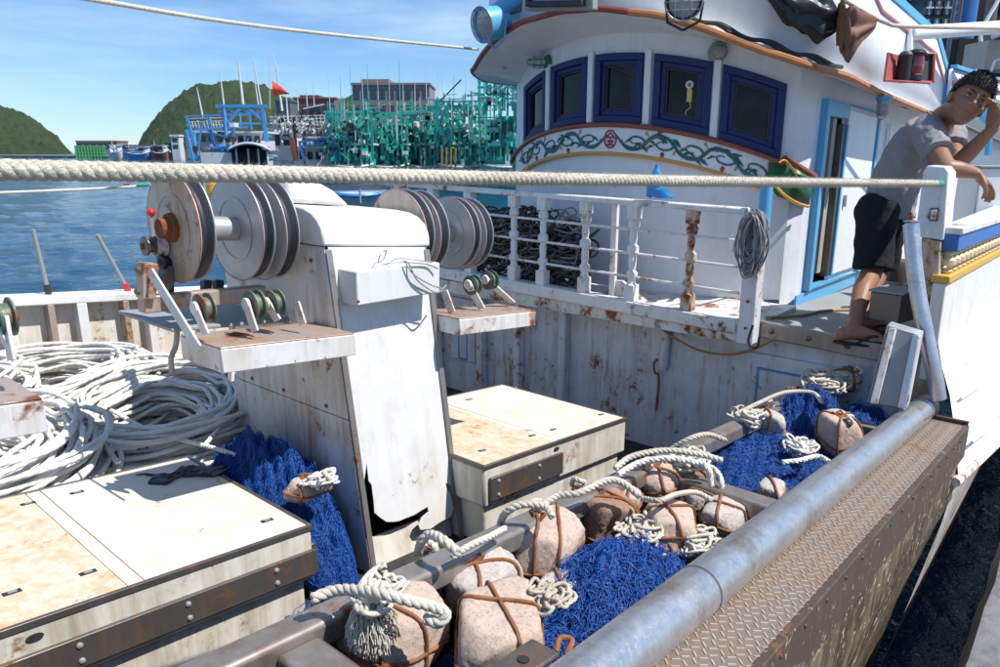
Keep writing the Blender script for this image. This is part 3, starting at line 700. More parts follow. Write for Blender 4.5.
# near side: trough, pipe, tread plate, fascia, hull
m = MB(dk); m.box(-3, 4.0, .50, 1.12, -1.24, -1.16); obj('trough_floor', m, 'rust_plate', boat)
m = MB(dk); m.box(-3, 3.99, 1.108, 1.180, -.925, -.860); obj('inner_beam', m, 'beam_steel', boat, bevel=.012)
m = MB(dk); m.box(-3, 3.99, 1.135, 1.16, -1.52, -.9245); obj('beam_web', m, 'rust_plate', boat)
for x0, x1 in ((.62, .72), (2.13, 2.22), (3.45, 3.52)):
    m = MB(dk); m.box(x0, x1, .60, 1.113, -.955, -.885); obj('cross_beam', m, 'beam_steel', boat, bevel=.01)
m = MB(dk); m.box(-3, 3.62, .505, .60, -1.20, -.86); obj('trough_side', m, 'rust_plate', boat)
gp_path = [dk((x, .572, -.79)) for x in [-3, -1, 0, 1, 2, 3, 3.66]]
m = MB(); m.tube(resample(gp_path, .12), .054, 28); obj('gunwale_pipe', m, 'galvanised', boat)
m = MB(); m.tube([dk((3.60, .572, -.79)), dk((3.69, .572, -.79))], .0565, 28); obj('pipe_end_cap', m, 'black_rubber', boat)
for x in (1.31,):
    m = MB(); m.tube([dk((x, .572, -.79)), dk((x + .006, .572, -.79))], .0548, 28); obj('pipe_weld', m, 'trim_steel', boat)
m = MB(dk); m.box(-3, 3.62, .395, .56, -.84, -.828); obj('tread_plate', m, 'tread_steel', boat, bevel=.002)
m = MB(dk)
for i in range(int(6.4 / .021)):
    x = -2.8 + i * .021
    if x < .2 or x > 3.6: continue
    for j in range(8):
        y = .404 + j * .0185 + (.009 if i % 2 else 0); a = R(45) if (i + j) % 2 else R(-45)
        ca_, sa_ = math.cos(a), math.sin(a); m.obox((x, y, -.8275), (ca_ * .0085, sa_ * .0085, 0), (-sa_ * .0017, ca_ * .0017, 0), (0, 0, .0013))
obj('tread_bars', m, 'tread_bar', boat, kind='stuff', smooth=False)
m = MB(dk); m.box(-3, 3.63, .385, .405, -.975, -.826); obj('fascia_plate', m, 'rust_plate', boat, bevel=.003)
m = MB(dk)
for i in range(26): m.lathe([(0, .006), (.003, .005), (.005, .002)], (-.2 + i * .15, .3852, -.85), (0, -1, 0), 8)
obj('rivets', m, 'rust_plate', boat, kind='stuff')
rows = []
for x in np.linspace(-3, 3.66, 30):
    rows.append([(x, .405, -.972 - K1 * x), (x, .41, -1.2 - K1 * x), (x, .45, -1.7), (x, .56, -2.15), (x, .70, WATER - .4)])
m = MB(); m.grid(rows); obj('hull_side', m, 'hull_streaked', boat)
m = MB(); m.prism([(3.63, .39, -1.17), (3.63, .60, -1.17), (3.63, .60, -1.9), (3.63, .46, -1.75)], (.02, 0, 0)); obj('hull_step', m, 'rust_plate', boat)
# aft white topside with its belly, and the raised bulwark
def k2(x): return -K2 * (x - 3.95)
rows = []
for x in np.concatenate([np.linspace(3.56, 5, 16), np.linspace(5.2, 14, 20)]):
    s = k2(x) * 1.1; fl_ = min(1, (x - 3.5) / .8)
    pr = [(.615, -.66), (.61, -.72), (.60, -.92), (.56 - .05 * fl_, -1.02), (.50 - .08 * fl_, -1.12), (.44 - .09 * fl_, -1.28), (.40 - .07 * fl_, -1.44)]
    k_ = 1 - min(1, (x - 3.56) / .6)
    rows.append([(x + k_ * o_, y, z + s) for (y, z), o_ in zip(pr, (.40, .40, .37, .30, .20, .10, .06))])
m = MB(); m.grid(rows); obj('aft_topside', m, 'white_topside', boat, ang=60)
for yy, zz_, xa in ((.598, -.955, 3.95), (.497, -1.13, 3.82), (.405, -1.30, 3.72)):
    m = MB(); m.tube([(x, yy - .05 * min(1, max(0, (x - 3.5) / .8)) * (1 if zz_ < -1 else .3) - .008 - (.03 if zz_ < -1.05 else 0) * min(1, (x - 3.5) / .8), zz_ + k2(x) * 1.1) for x in np.linspace(xa, 13, 30)], .007, 6); obj('strake', m, 'white_topside', boat)
m = MB(); m.tube([(x, .40 - .07 * min(1, (x - 3.5) / .8), -1.455 + k2(x) * 1.1) for x in np.linspace(3.56, 14, 30)], .022, 8); obj('rub_rail', m, 'white_rusty', boat)
rows = []
for x in np.linspace(3.64, 14, 26):
    s = k2(x); rows.append([(x, .41 - .05 * min(1, (x - 3.5) / .8), -1.46 + s), (x, .43, -1.7 + s), (x, .52, -2.2), (x, .68, WATER - .4)])
m = MB(); m.grid(rows); obj('aft_hull_side', m, 'white_rusty', boat)
x0, x1 = 3.98, 13.
def strip(name, y0, y1, zt, zb, mat, a=x0, b=x1, bevel=.006):
    m = MB(); m.hexa([(a, y0, zb + k2(a) * .6), (b, y0, zb + k2(b) * .6), (b, y1, zb + k2(b) * .6), (a, y1, zb + k2(a) * .6), (a, y0, zt + k2(a) * .6), (b, y0, zt + k2(b) * .6), (b, y1, zt + k2(b) * .6), (a, y1, zt + k2(a) * .6)]); return obj(name, m, mat, boat, bevel=bevel)
strip('blue_cap_rail', .585, .68, -.385, -.465, 'blue_cap'); strip('cap_rail_top', .575, .69, -.350, -.384, 'white_paint')
strip('yellow_rail', .590, .67, -.575, -.615, 'yellow_paint', a=3.93); strip('lower_bulwark', .60, .66, -.616, -1.1, 'white_topside', a=3.93)
strip('baluster_bar', .622, .638, -.535, -.549, 'white_paint')
me_ = None
for i in range(38):
    x = 4.03 + i * .125
    if me_ is None:
        m = MB(); m.lathe([(-.055, .024), (-.042, .032), (-.030, .018), (-.010, .040), (.012, .040), (.03, .018), (.042, .030), (.055, .026)], (0, 0, 0), (0, 0, 1), 12)
        o = obj('baluster', m, 'cream_turned'); o.parent = boat; me_ = o.data
    else:
        o = bpy.data.objects.new('baluster', me_); COL.objects.link(o); o.parent = boat
    o.location = Vector((x, .63, -.52 + k2(x) * .6)) - boat.location
# inside of that bulwark + pillar
XP = 3.95
def post(name, pts, mat, ext=.2):
    P = [PX(u, v, XP) for u, v in pts]; m = MB(); m.prism(P, (ext, 0, 0)); return obj(name, m, mat, boat, bevel=.006)
post('corner_post', [(921, 237), (941, 241), (938, 300), (931, 345), (925, 345), (922, 300)], 'post_rust')
cpst = post('leaning_post', [(915, 236), (943, 240), (949, 172), (945, 166), (927, 165), (923, 172)], 'post_white')
lp = PX(934, 214, XP); m = MB(); m.box(XP - .016, XP - .009, lp.y - .012, lp.y + .012, lp.z - .022, lp.z + .022); obj('latch', m, 'white_rail', cpst, bevel=.002)
m = MB(); m.box(XP - .009, XP - .001, lp.y - .018, lp.y + .018, lp.z - .030, lp.z + .030); obj('latch_plate', m, 'trim_steel', cpst)
m = MB(); m.box(4.16, 12, .664, .69, -1.06, -.36); obj('bulwark_inner', m, 'white_paint', boat)
# side deck and the lower wall below it
def slab(name, a, b, y0, y1, zt, th_, mat, par=boat, k=K2, bevel=0):
    z = lambda x: -k * (x - 3.95)
    m = MB(); m.hexa([(a, y0, zt - th_ + z(a)), (b, y0, zt - th_ + z(b)), (b, y1, zt - th_ + z(b)), (a, y1, zt - th_ + z(a)), (a, y0, zt + z(a)), (b, y0, zt + z(b)), (b, y1, zt + z(b)), (a, y1, zt + z(a))]); return obj(name, m, mat, par, bevel=bevel)
slab('side_deck', 3.97, 13, .66, 1.66, -.955, .05, 'tape_grey')
m = MB(); m.hexa([(3.925, .70, -1.05), (3.969, .70, -1.05), (3.969, 1.50, -1.02), (3.925, 1.50, -1.02), (3.925, .70, -.96), (3.969, .70, -.96), (3.969, 1.50, -.925), (3.925, 1.50, -.925)]); o = obj('deck_edge_beam', m, 'beam_steel', boat, bevel=.008)
for y in (.8, 1.0, 1.2, 1.4):
    m = MB(); m.lathe([(0, .016), (.006, .015), (.010, .006)], (3.925, y, -1.0 + (y - .7) * .035), (-1, 0, 0), 10); obj('bolt', m, 'trim_steel', o)
m = MB(); m.box(4.0, 4.05, .60, 4.75, -2.05, -1.0); obj('lower_wall', m, 'lower_wall', boat)
def lw(y, z, off=0): return (4.0 - off, y, z)
m = MB(); m.box(3.955, 3.998, 1.49, 4.75, -1.03, -.99); obj('wall_ledge', m, 'white_rusty', boat, bevel=.005)
for y, mt in ((3.62, 'white_rusty'), (3.25, 'white_rusty'), (2.84, 'lower_wall'), (4.1, 'white_rusty'), (4.5, 'white_rusty')):
    m = MB(); m.box(3.93, 3.999, y - .03, y + .03, -1.95, -1.03); obj('wall_stiffener', m, mt, boat, bevel=.01)
# flush locker panels with blue line frames
for (y0, y1, z0, z1) in ((1.56, 1.02, -1.50, -1.13), (3.96, 3.70, -1.62, -1.12)):
    m = MB(); m.box(3.975, 3.9995, min(y0, y1), max(y0, y1), z0, z1); d = obj('locker_door', m, 'lower_wall', boat, bevel=.004)
    a, b = min(y0, y1) + .08, max(y0, y1) - .08; c_, e_ = z0 + .02, z1 - .09
    for q in ((a, b, e_, e_ + .014), (a, a + .012, c_, e_ - .001), (b - .012, b, c_, e_ - .001), (a, b, c_ - .015, c_ - .001)):
        m = MB(); m.box(3.9715, 3.9745, q[0], q[1], q[2], q[3]); obj('blue_line', m, 'boat_blue', d)
# downpipe and rust hook on the wall
a = PX(667, 328, 3.97); m = MB(); m.tube([(3.965, a.y, -1.01), (3.965, a.y, -1.20), (3.965, a.y + .01, -1.34)], .028, 12); obj('scupper_pipe', m, 'lower_wall', boat)
a = PX(657, 362, 3.97); m = MB(); m.tube(smoothpath([(3.975, a.y, a.z + .02), (3.95, a.y + .01, a.z), (3.95, a.y, a.z - .06), (3.97, a.y - .02, a.z - .1), (3.98, a.y - .01, a.z - .32)], 5), .008, 7); obj('rusted_hook', m, 'rusty_iron', boat)
# walkway behind the railing
m = MB(); m.box(3.82, 4.6, 1.50, 4.75, -1.045, -.956); obj('walkway', m, 'white_rusty', boat)

# ================================================================== WHEELHOUSE
XC, YC, RR = 6.45, 2.72, 2.05
house = thing('wheelhouse', 'white wheelhouse with a bowed front of navy framed windows under a wide brow', 'wheelhouse', (5.2, 2.7, -.96))
def camber(ph): return -.000206 * (ph - 5) ** 2
def WP(ph, ze, off=0, cam=True):      # ph in degrees (+ = far side), ze = height before camber
    a = R(ph); r = RR + off
    return (XC - r * math.cos(a), YC + r * math.sin(a), ze + (camber(ph) if cam else 0))
def frange(a, b, step):
    n = max(1, int(math.ceil(abs(b - a) / step))); return [a + (b - a) * i / n for i in range(n + 1)]
wins = [(31.8, 20.9), (19.0, 8.1), (6.1, -4.4), (-6.5, -17.0), (-18.8, -29.4)]
cols = [40.0, 36, 33.5]
for a, b in wins: cols += frange(a, b, 2.2)
cols += [-30.6, -31.6]; cols = sorted(set(round(c, 3) for c in cols), reverse=True)
zr = [-.95, -.6, -.3, -.02, .195, .63, .78]
ins = [(max(a, b), min(a, b)) for a, b in wins]
m = MB(); idx = {}
def vtx(ph, k):
    z = zr[k]; p = WP(ph, z, 0, k > 1)
    key = (ph, k)
    if key not in idx: idx[key] = len(m.v); m.v.append(p); m.uv.append((0, 0))
    return idx[key]
for a, b in zip(cols, cols[1:]):
    for k in range(len(zr) - 1):
        mid = (a + b) / 2
        if k == 4 and any(lo < mid < hi for hi, lo in ins): continue
        m.f.append((vtx(a, k), vtx(b, k), vtx(b, k + 1), vtx(a, k + 1)))
obj('front_wall', m, 'white_house', house, ang=40)
# corner + side wall (near side) with the doorway cut out; far side plain
pc = WP(-31.6, 0, 0, False)
side = [(pc[0], pc[1]), (4.76, 1.625), (4.85, 1.60), (4.95, 1.59), (5.02, 1.585), (5.40, 1.585), (6.3, 1.585), (8, 1.58), (13, 1.55)]
def wt(x): return .50 - .05 * (x - 4.7)
def fz(x): return -.95 + k2(x)
rows = []
m = MB(); P_ = []
zz = lambda x: [fz(x), fz(x) + .10, .26, wt(x) + .0]
for x, y in side: P_.append([(x, y, z) for z in zz(x)])
for i in range(len(P_) - 1):
    for k in range(3):
        if side[i][0] == 5.02 and k == 1: continue
        o_v = len(m.v); m.v += [P_[i][k], P_[i + 1][k], P_[i + 1][k + 1], P_[i][k + 1]]; m.uv += [(0, 0)] * 4; m.f.append((o_v, o_v + 1, o_v + 2, o_v + 3))
sw = obj('side_wall', m, 'white_house', house, ang=40)
pl_ = WP(40, 0, 0, False)
m = MB(); m.grid([[(x, y, fz(x)), (x, y, .5 - .04 * (x - 4.8))] for x, y in [(pl_[0], pl_[1]), (5.0, 4.10), (5.2, 4.13), (13, 4.13)]]); obj('side_wall', m, 'white_house', house)
# black sheets standing in for the shade of the room inside
m = MB(); m.box(5.0, 5.9, 1.66, 1.665, -1, .4); obj('room_shade', m, 'dark_hollow', house)
m = MB(); m.box(5.9, 5.91, 1.66, 3.9, -1, .4); obj('room_shade', m, 'dark_hollow', house)
# windows: navy frame, inner sash, pane
def pbox(mb, a, b, z0, z1, o0, o1, n=5):
    ph = [a + (b - a) * i / n for i in range(n + 1)]; vs = []
    for p in ph: vs += [WP(p, z0, o0), WP(p, z0, o1), WP(p, z1, o1), WP(p, z1, o0)]
    fs = [(i * 4 + k, i * 4 + (k + 1) % 4, (i + 1) * 4 + (k + 1) % 4, (i + 1) * 4 + k) for i in range(n) for k in range(4)]
    fs += [(3, 2, 1, 0), tuple(n * 4 + k for k in range(4))]; mb.add(vs, fs)
def ring(mb, a, b, z0, z1, wf, hf, o0, o1):
    pbox(mb, a, b, z1 - hf, z1, o0, o1); pbox(mb, a, b, z0, z0 + hf, o0, o1)
    pbox(mb, a, a - wf, z0 + hf, z1 - hf, o0, o1, 1); pbox(mb, b + wf, b, z0 + hf, z1 - hf, o0, o1, 1)
for i, (a, b) in enumerate(wins):
    m = MB(); ring(m, a, b, .190, .636, 1.35, .045, -.04, .022); wd = obj('window', m, 'navy_paint', house, bevel=.004)
    m = MB(); ring(m, a - 1.36, b + 1.36, .236, .590, .85, .032, -.04, .002); obj('window_sash', m, 'navy_paint', wd, bevel=.003)
    m = MB(); ring(m, a - 2.22, b + 2.22, .269, .557, .35, .012, -.036, -.008); obj('window_seal', m, 'black_rubber', wd)
    m = MB(); pbox(m, a - 2.0, b + 2.0, .262, .565, -.030, -.024, 6); obj('pane', m, 'window_glass', wd)
    # mullion boards between windows
for p in (19.95, 7.1, -5.45, -17.9):
    m = MB(); pbox(m, p + .62, p - .62, .19, .66, 0, .030, 2); obj('mullion', m, 'white_house', house, bevel=.005)
# gold ribbon badge stuck inside the fourth window
m = MB(); pbox(m, -12.6, -13.5, .37, .45, -.0235, -.0215, 1); rb = obj('ribbon_badge', m, 'ribbon_gold', house)
m = MB(); c = Vector(WP(-13.0, .475, -.02)); n_ = Vector((-math.cos(R(-13)), math.sin(R(-13)), 0)); m.lathe([(0, .026), (.003, .026), (.004, .018)], c, n_, 14); obj('rosette', m, 'boat_white', rb)
m = MB(); m.lathe([(.0045, .012), (.006, .011)], c, n_, 10); obj('rosette_star', m, 'slate_far', rb)
m = MB(); m.tube(smoothpath([WP(-13.2, .37, -.021), WP(-13.4, .34, -.021), WP(-12.6, .31, -.021), WP(-12.7, .285, -.021)], 4), .003, 4); obj('ribbon_tail', m, 'boat_white', rb)
# sill: red-brown board, white band with scrollwork, ochre line
m = MB(); pbox(m, 41, -33, .158, .186, 0, .055, 30); o = obj('sill_board', m, 'redbrown_trim', house, bevel=.01)
m = MB(); pbox(m, 41, -33, -.005, .157, .0, .030, 30); band = obj('painted_band', m, 'white_clean', house)
m = MB(); pbox(m, 41, -27, -.030, -.0055, 0, .034, 30); obj('ochre_line', m, 'ochre_line', house, bevel=.003)
# near-side band end, green with a red-brown board
m = MB(); m.grid([[WP(-27.5, .020, .036), WP(-27.5, .150, .036)], [WP(-29.5, -.035, .040), WP(-29.5, .156, .040)], [PY(791, 200, 1.590), PY(791, 164, 1.590)], [PY(808, 206, 1.575), PY(813, 178, 1.575)]]); obj('band_end', m, 'green_paint', house, solid=.012, ang=60)
m = MB(); m.tube([WP(-30, .172, .045), PY(784, 158, 1.60), PY(800, 167, 1.55), PY(815, 176, 1.54)], .019, 9); obj('sill_end', m, 'redbrown_trim', house)
m = MB(); m.tube(smoothpath([PY(774, 184, 1.62), PY(786, 196, 1.55), PY(798, 203, 1.548), PY(808, 206, 1.548)], 5), .010, 6); obj('ochre_line', m, 'ochre_line', house)
m = MB(); m.tube(smoothpath([PY(779, 162, 1.57), PY(785, 160, 1.55), PY(792, 168, 1.548), PY(797, 176, 1.548)], 5), .006, 6); obj('ochre_line', m, 'ochre_line', house)
rows = [[WP(41 - q, -.005 - .0, .032), WP(41 - q, .157, .032)] for q in (0, 1, 2, 3, 4.2)]
m = MB(); m.grid(rows); obj('band_end', m, 'green_paint', house)
# scrollwork: painted vines (thin raised paint)
def scroll(start, sgn, n, w0, mat, name='scroll_vine'):
    for i in range(n):
        m = MB(); c = start + sgn * (i + .5) * w0; up = 1 if i % 2 else -1
        pts = []
        for k in range(23):
            t = k / 22; ang_ = t * 2 * math.pi * 1.35; rr = (1 - t * .8)
            ph = c + sgn * (-.62 + .10 * t) * w0 * .9 * rr * math.cos(ang_) * 1.0; ze = .076 + up * .048 * rr * math.sin(ang_) * 1.15
            pts.append(WP(ph, ze, .033))
        m.tube(pts, [.0105 * (1 - .70 * k / 22) for k in range(23)], 5)
        # connecting stem and leaves
        m.tube(smoothpath([WP(c - sgn * w0 * .75, .076 - up * .03, .033), WP(c - sgn * w0 * .3, .076 + up * .052, .033), WP(c + sgn * w0 * .2, .076 + up * .045, .033), WP(c + sgn * w0 * .55, .076 - up * .02, .033)], 5), .0068, 5)
        for q in range(7):
            f_ = random.uniform(-.5, .6); ze = .076 + up * .05 * random.uniform(.2, 1); a_ = WP(c + sgn * w0 * f_, ze, .033); b_ = WP(c + sgn * w0 * (f_ + .28), ze + random.choice((-.030, .028)), .033); md = (Vector(a_) + Vector(b_)) / 2 + V(0, 0, .008)
            m.tube([a_, md, b_], [.003, .0095, .0015], 4)
        obj(name, m, mat, band)
        if i in (1, 3):
            m = MB(); p = Vector(WP(c, .076 - up * .045, .033)); m.lathe([(0, .002), (.012, .014), (.026, .012), (.04, .001)], p, (0, 0, -up), 7); obj('scroll_bud', m, 'scroll_red', band)
        m = MB(); p = WP(c + sgn * w0 * .4, .076 - up * .05, .033); m.tube([p, (p[0], p[1], p[2] + .018), WP(c + sgn * w0 * .55, .076 - up * .02, .033)], [.009, .007, .002], 5); obj('scroll_leaf', m, 'ochre_line', band)
scroll(3.9, 1, 5, 5.6, 'scroll_green'); scroll(-1.0, -1, 5, 5.4, 'scroll_green')
# red ring with the painted sign for gold inside
def SP(px, py, off=.034): return WP(1.6 - px / 2.05 / math.pi * 180, .078 + py, off)   # px,py in metres on the wall
m = MB(); m.tube([SP(.046 * math.cos(t * .2618), .058 * math.sin(t * .2618)) for t in range(24)], .0055, 5, closed=True); ringo = obj('sign_ring', m, 'scroll_red', band)
m = MB()
for st in ([(-.034, .002), (-.016, .028), (0, .044)], [(.034, .002), (.016, .028), (0, .044)], [(-.018, .012), (.018, .012)], [(-.024, -.010), (.024, -.010)], [(0, .012), (0, -.036)], [(-.018, -.016), (-.012, -.028)], [(.018, -.016), (.012, -.028)], [(-.030, -.038), (.030, -.038)]):
    m.tube([SP(*q) for q in st], .0050, 4)
obj('sign_character', m, 'scroll_red', ringo)

# brow (visor), its edge and the upper bulwark
ephi = [38, 35.7, 32, 28.7, 25, 22.1, 19, 15.6, 11, 6.1, 2.5, -1.3, -6, -10.6, -16.3, -20, -24.2, -28, -31.3]
ezt = {38: .60, 35.7: .63, 28.7: .715, 22.1: .782, 15.6: .832, 6.1: .849, -1.3: .829, -10.6: .752, -16.3: .67, -24.2: .536, -31.3: .433}
ks = sorted(ezt)
def ez(p): return float(np.interp(p, ks, [ezt[k] for k in ks]))
E_, W_ = [], []
for x in (13, 9, 6.5, 5.4): E_.append((x, 4.42, .58 - .02 * (x - 5))); W_.append((x, 4.13, .60 - .02 * (x - 5)))
E_.append((4.9, 4.40, .575)); W_.append((5.0, 4.09, .60))
for p in ephi:
    a = R(p); E_.append((XC - 2.43 * math.cos(a), YC + 2.43 * math.sin(a), ez(p))); W_.append(WP(p, .76, 0))
E_ += [(4.62, 1.37, .405), (5.0, 1.345, .365), (5.4, 1.335, .335), (6.2, 1.33, .295), (7.6, 1.33, .225)]
W_ += [(4.75, 1.63, .475), (5.0, 1.59, .455), (5.4, 1.59, .44), (6.2, 1.59, .40), (7.6, 1.58, .33)]
def sub(P, n=3): return smoothpath(P, n)
Es, Ws = sub(E_), sub(W_)
m = MB(); m.grid([[w + (w - e) * .12 + V(0, 0, .012), w, w.lerp(e, .5) + V(0, 0, .012), e] for w, e in zip(Ws, Es)]); obj('brow_underside', m, 'white_house', house, ang=80)
m = MB(); m.grid([[e + V(0, 0, .034), e.lerp(w, .45) + V(0, 0, .055), e.lerp(w, 1.3) + V(0, 0, .075)] for w, e in zip(Ws, Es)]); obj('brow_top', m, 'white_clean', house, ang=80)
nE = len(Es); cut = int(nE * .60)
m = MB(); m.tube([e + V(0, 0, .016) for e in Es[:cut + 1]], .020, 8); obj('brow_edge', m, 'redbrown_trim', house)
m = MB(); m.tube([e + V(0, 0, .016) for e in Es[cut:]], .0215, 8); obj('brow_edge', m, 'orange_trim', house)
# upper bulwark following the brow, a hand's breadth in
U_ = [w.lerp(e, .62) for w, e in zip(Ws, Es)]
def upz(x): return float(np.interp(x, [4.0, 5.4, 6.9, 7.4, 7.75, 9.5, 12], [1.55, 1.02, .93, .90, .66, .74, .86]))
rows = []; topl = []
for p in U_:
    zt = upz(p.x) if p.y < 2.3 and p.x > 4.0 else 1.55
    if p.y < 2.3: zt = float(np.interp(p.x, [4.25, 4.6, 5.4, 6.9, 7.4, 7.62], [1.55, 1.3, 1.02, .93, .90, .70]))
    rows.append([(p.x, p.y, p.z + .045), (p.x + .01, p.y + (.01 if p.y < 2.3 else 0), (p.z + zt) / 2), (p.x + .03, p.y + .015, zt)]); topl.append(Vector((p.x + .03, p.y + .015, zt)))
m = MB(); m.grid(rows); ub = obj('upper_bulwark', m, 'white_clean', house, ang=60, solid=.03)
near = [q for q in topl if q.y < 2.0 and q.x > 4.3]
m = MB()
for a, b in zip(near, near[1:]): m.bar(a, b + (b - a) * .02, .05, .055)
obj('upper_cap', m, 'sky_blue_paint', house)
m = MB(); m.tube([(q.x, q.y - .022, q.z - .14) for q in near], .011, 5); obj('pink_stripe', m, 'pink_line', house)
# after part of the upper works: lower bulwark with blue cap and pink stripe
m = MB(); m.grid([[(x, 1.36, .30 - .05 * (x - 7.5)), (x, 1.38, float(np.interp(x, [7.6, 9.5, 12, 15], [.69, .735, .84, .95])))] for x in (7.6, 8.5, 9.5, 11, 12, 15)]); obj('after_bulwark', m, 'white_clean', house, solid=.03)
m = MB(); pts = [(x, 1.365, float(np.interp(x, [7.6, 9.5, 12, 15], [.71, .755, .86, .97]))) for x in (7.62, 8.5, 9.5, 11, 12, 15)]
for a, b in zip(pts, pts[1:]): m.bar(a, b, .05, .028)
obj('after_cap', m, 'sky_blue_paint', house)
m = MB(); m.tube([(x, y - .02, z - .13) for x, y, z in pts], .016, 5); obj('pink_stripe', m, 'pink_line', house)
m = MB(); m.grid([[(x, 1.60, -1.3), (x, 1.60, .35), (x, 1.37, .30)] for x in (7.0, 9, 15)]); obj('after_wall', m, 'white_clean', house)
# door: pale blue surround, dark opening, sliding panel
def dbox(name, a, b, z0, z1, y0, y1, mat, par=house, bevel=.003, lean=0):
    m = MB(); m.hexa([(a, y0, z0 + k2(a) * .4), (b, y0, z0 + k2(b) * .4), (b, y1, z0 + k2(b) * .4), (a, y1, z0 + k2(a) * .4), (a + lean, y0, z1 + k2(a) * .9), (b + lean, y0, z1 + k2(b) * .9), (b + lean, y1, z1 + k2(b) * .9), (a + lean, y1, z1 + k2(a) * .9)]); return obj(name, m, mat, par, bevel=bevel)
door = dbox('door_frame', 4.955, 5.02, -.90, .36, 1.545, 1.60, 'sky_blue_paint')
dbox('door_lintel', 5.021, 5.44, .235, .362, 1.547, 1.60, 'sky_blue_paint', door)
dbox('door_sill', 5.021, 6.25, -.895, -.845, 1.548, 1.60, 'sky_blue_paint', door)
dbox('door_jamb', 5.36, 5.41, -.844, .234, 1.56, 1.62, 'trim_steel', door)
sd_ = dbox('sliding_door', 5.45, 6.16, -.84, .33, 1.555, 1.584, 'white_clean', house)
dbox('door_border', 5.415, 5.449, -.843, .233, 1.546, 1.59, 'sky_blue_paint', door)
dbox('door_border', 5.45, 6.25, .331, .366, 1.548, 1.59, 'sky_blue_paint', door)
dbox('door_border', 6.205, 6.25, -.843, .330, 1.548, 1.59, 'sky_blue_paint', door)
dbox('door_handle', 5.52, 5.55, -.36, -.24, 1.535, 1.554, 'wire_grey', sd_)
m = MB(); m.hexa([(5.26, 1.60, -.84), (5.34, 1.60, -.84), (5.34, 1.64, -.84), (5.26, 1.64, -.84), (5.27, 1.60, .24), (5.34, 1.60, .24), (5.34, 1.64, .24), (5.27, 1.64, .24)]); obj('inner_door', m, 'ivory_inside', door)
for x in (6.55, 6.62, 7.2): dbox('wall_batten', x, x + .03, -1.0, .32, 1.565, 1.587, 'white_clean')
m = MB(); m.box(4.8, 6.4, 1.57, 1.582, -1.03, -.93); obj('skirting_stripe', m, 'sky_blue_paint', house)

# lamps, each one lifted out as its own thing
def floodlight(label, c, aim, r, mat, body=.5):
    t = thing('floodlight', label, 'floodlight', c); ax = Vector(aim).normalized()
    m = MB(); m.lathe([(-body * r * 3.4, r * .25), (-body * r * 3.2, r * .42), (-body * r * 2.2, r * .5), (-body * r * 1.6, r * .95), (0, r), (.012, r), (.012, r * .88), (0, r * .86)], c, ax, 28); obj('lamp_housing', m, mat, t)
    m = MB(); m.lathe([(-.001, r * .87), (.006, r * .6), (.009, .001)], c, ax, 24, cap=False); obj('lamp_lens', m, 'lens_glass', t)
    u = ax.cross(V(0, 0, 1)).normalized(); w_ = ax.cross(u)
    m = MB(); m.tube([Vector(c) + ax * .02 + (u * math.cos(a * .2618) + w_ * math.sin(a * .2618)) * r * 1.02 for a in range(24)], r * .05, 5, closed=True)
    for s_ in (-.5, 0, .5):
        m.tube([Vector(c) + ax * (.02 + .03 * (1 - abs(q))) + (u * q + w_ * s_) * r * math.sqrt(max(0, 1 - s_ * s_)) for q in (-1, -.5, 0, .5, 1)], .0025, 4)
        m.tube([Vector(c) + ax * (.02 + .03 * (1 - abs(q))) + (w_ * q + u * s_) * r * math.sqrt(max(0, 1 - s_ * s_)) for q in (-1, -.5, 0, .5, 1)], .0025, 4)
    obj('wire_guard', m, 'wire_grey', t)
    m = MB()
    for s_ in (-1, 1): m.tube([Vector(c) - ax * r * .9 + u * r * 1.02 * s_, Vector(c) - ax * r * .9 + u * r * .9 * s_ - V(0, 0, r * 1.0), Vector(c) - ax * r * .9 - V(0, 0, r * 1.45)], .008, 6)
    obj('lamp_bracket', m, mat, t); return t
c = C(484, 24, 5.0); floodlight('pale blue floodlight with wire guard on the far left end of the brow', c, RT * -.75 - FW * .6 + V(0, 0, -.22), .115, 'sky_blue_paint', .6)
c = C(684, 1, 3.90); floodlight('round black rimmed floodlight on the brow above the fourth window', c, FW * -.9 - RT * .25 + V(0, 0, -.10), .098, 'black_rubber')
# dark blue cable trunk beside it and black brackets
t = thing('blue_pipe', 'pale blue pipe and dark box behind the floodlight on the left end of the brow', 'pipe', C(510, 30, 5.1)); m = MB(); m.tube([C(488, 18, 5.12), C(522, -6, 5.15)], .06, 12); obj('pipe', m, 'sky_blue_paint', t, smooth=True)
m = MB(); c = C(524, -6, 5.2); m.obox(c, RT * .16, FW * .1, V(0, 0, .13)); obj('dark_box', m, 'slate_far', t)
# upper cabin window over the brow
a_ = [p for p in U_]
pw0, pw1 = C(534, 5, 4.66), C(590, 4, 4.33)
t = thing('upper_window', 'black framed window of the upper bridge cut by the top of the picture', 'window', (pw0 + pw1) / 2)
d_ = (pw1 - pw0).normalized(); nn_ = d_.cross(V(0, 0, 1)).normalized(); nn_ = nn_ if nn_.dot(FW) < 0 else -nn_; ctr = (pw0 + pw1) / 2 + V(0, 0, .2)
hl = (pw1 - pw0).length / 2; m = MB()
for (cx, cz, hx, hz) in ((0, -.2, hl, .016), (0, .2, hl, .016), (-hl + .015, 0, .015, .184), (hl - .015, 0, .015, .184)): m.obox(ctr + d_ * cx + V(0, 0, cz) + nn_ * .05, d_ * hx, nn_ * .03, V(0, 0, hz))
obj('window_frame', m, 'black_rubber', t, bevel=.003); m = MB(); m.obox(ctr + nn_ * .045, d_ * (hl - .03), nn_ * .005, V(0, 0, .184)); obj('window_pane', m, 'sky_blue_paint', t)
m = MB(); m.obox(ctr + nn_ * .01, d_ * (hl + .05), nn_ * .03, V(0, 0, .235)); obj('window_surround', m, 'tape_grey', t, bevel=.01)
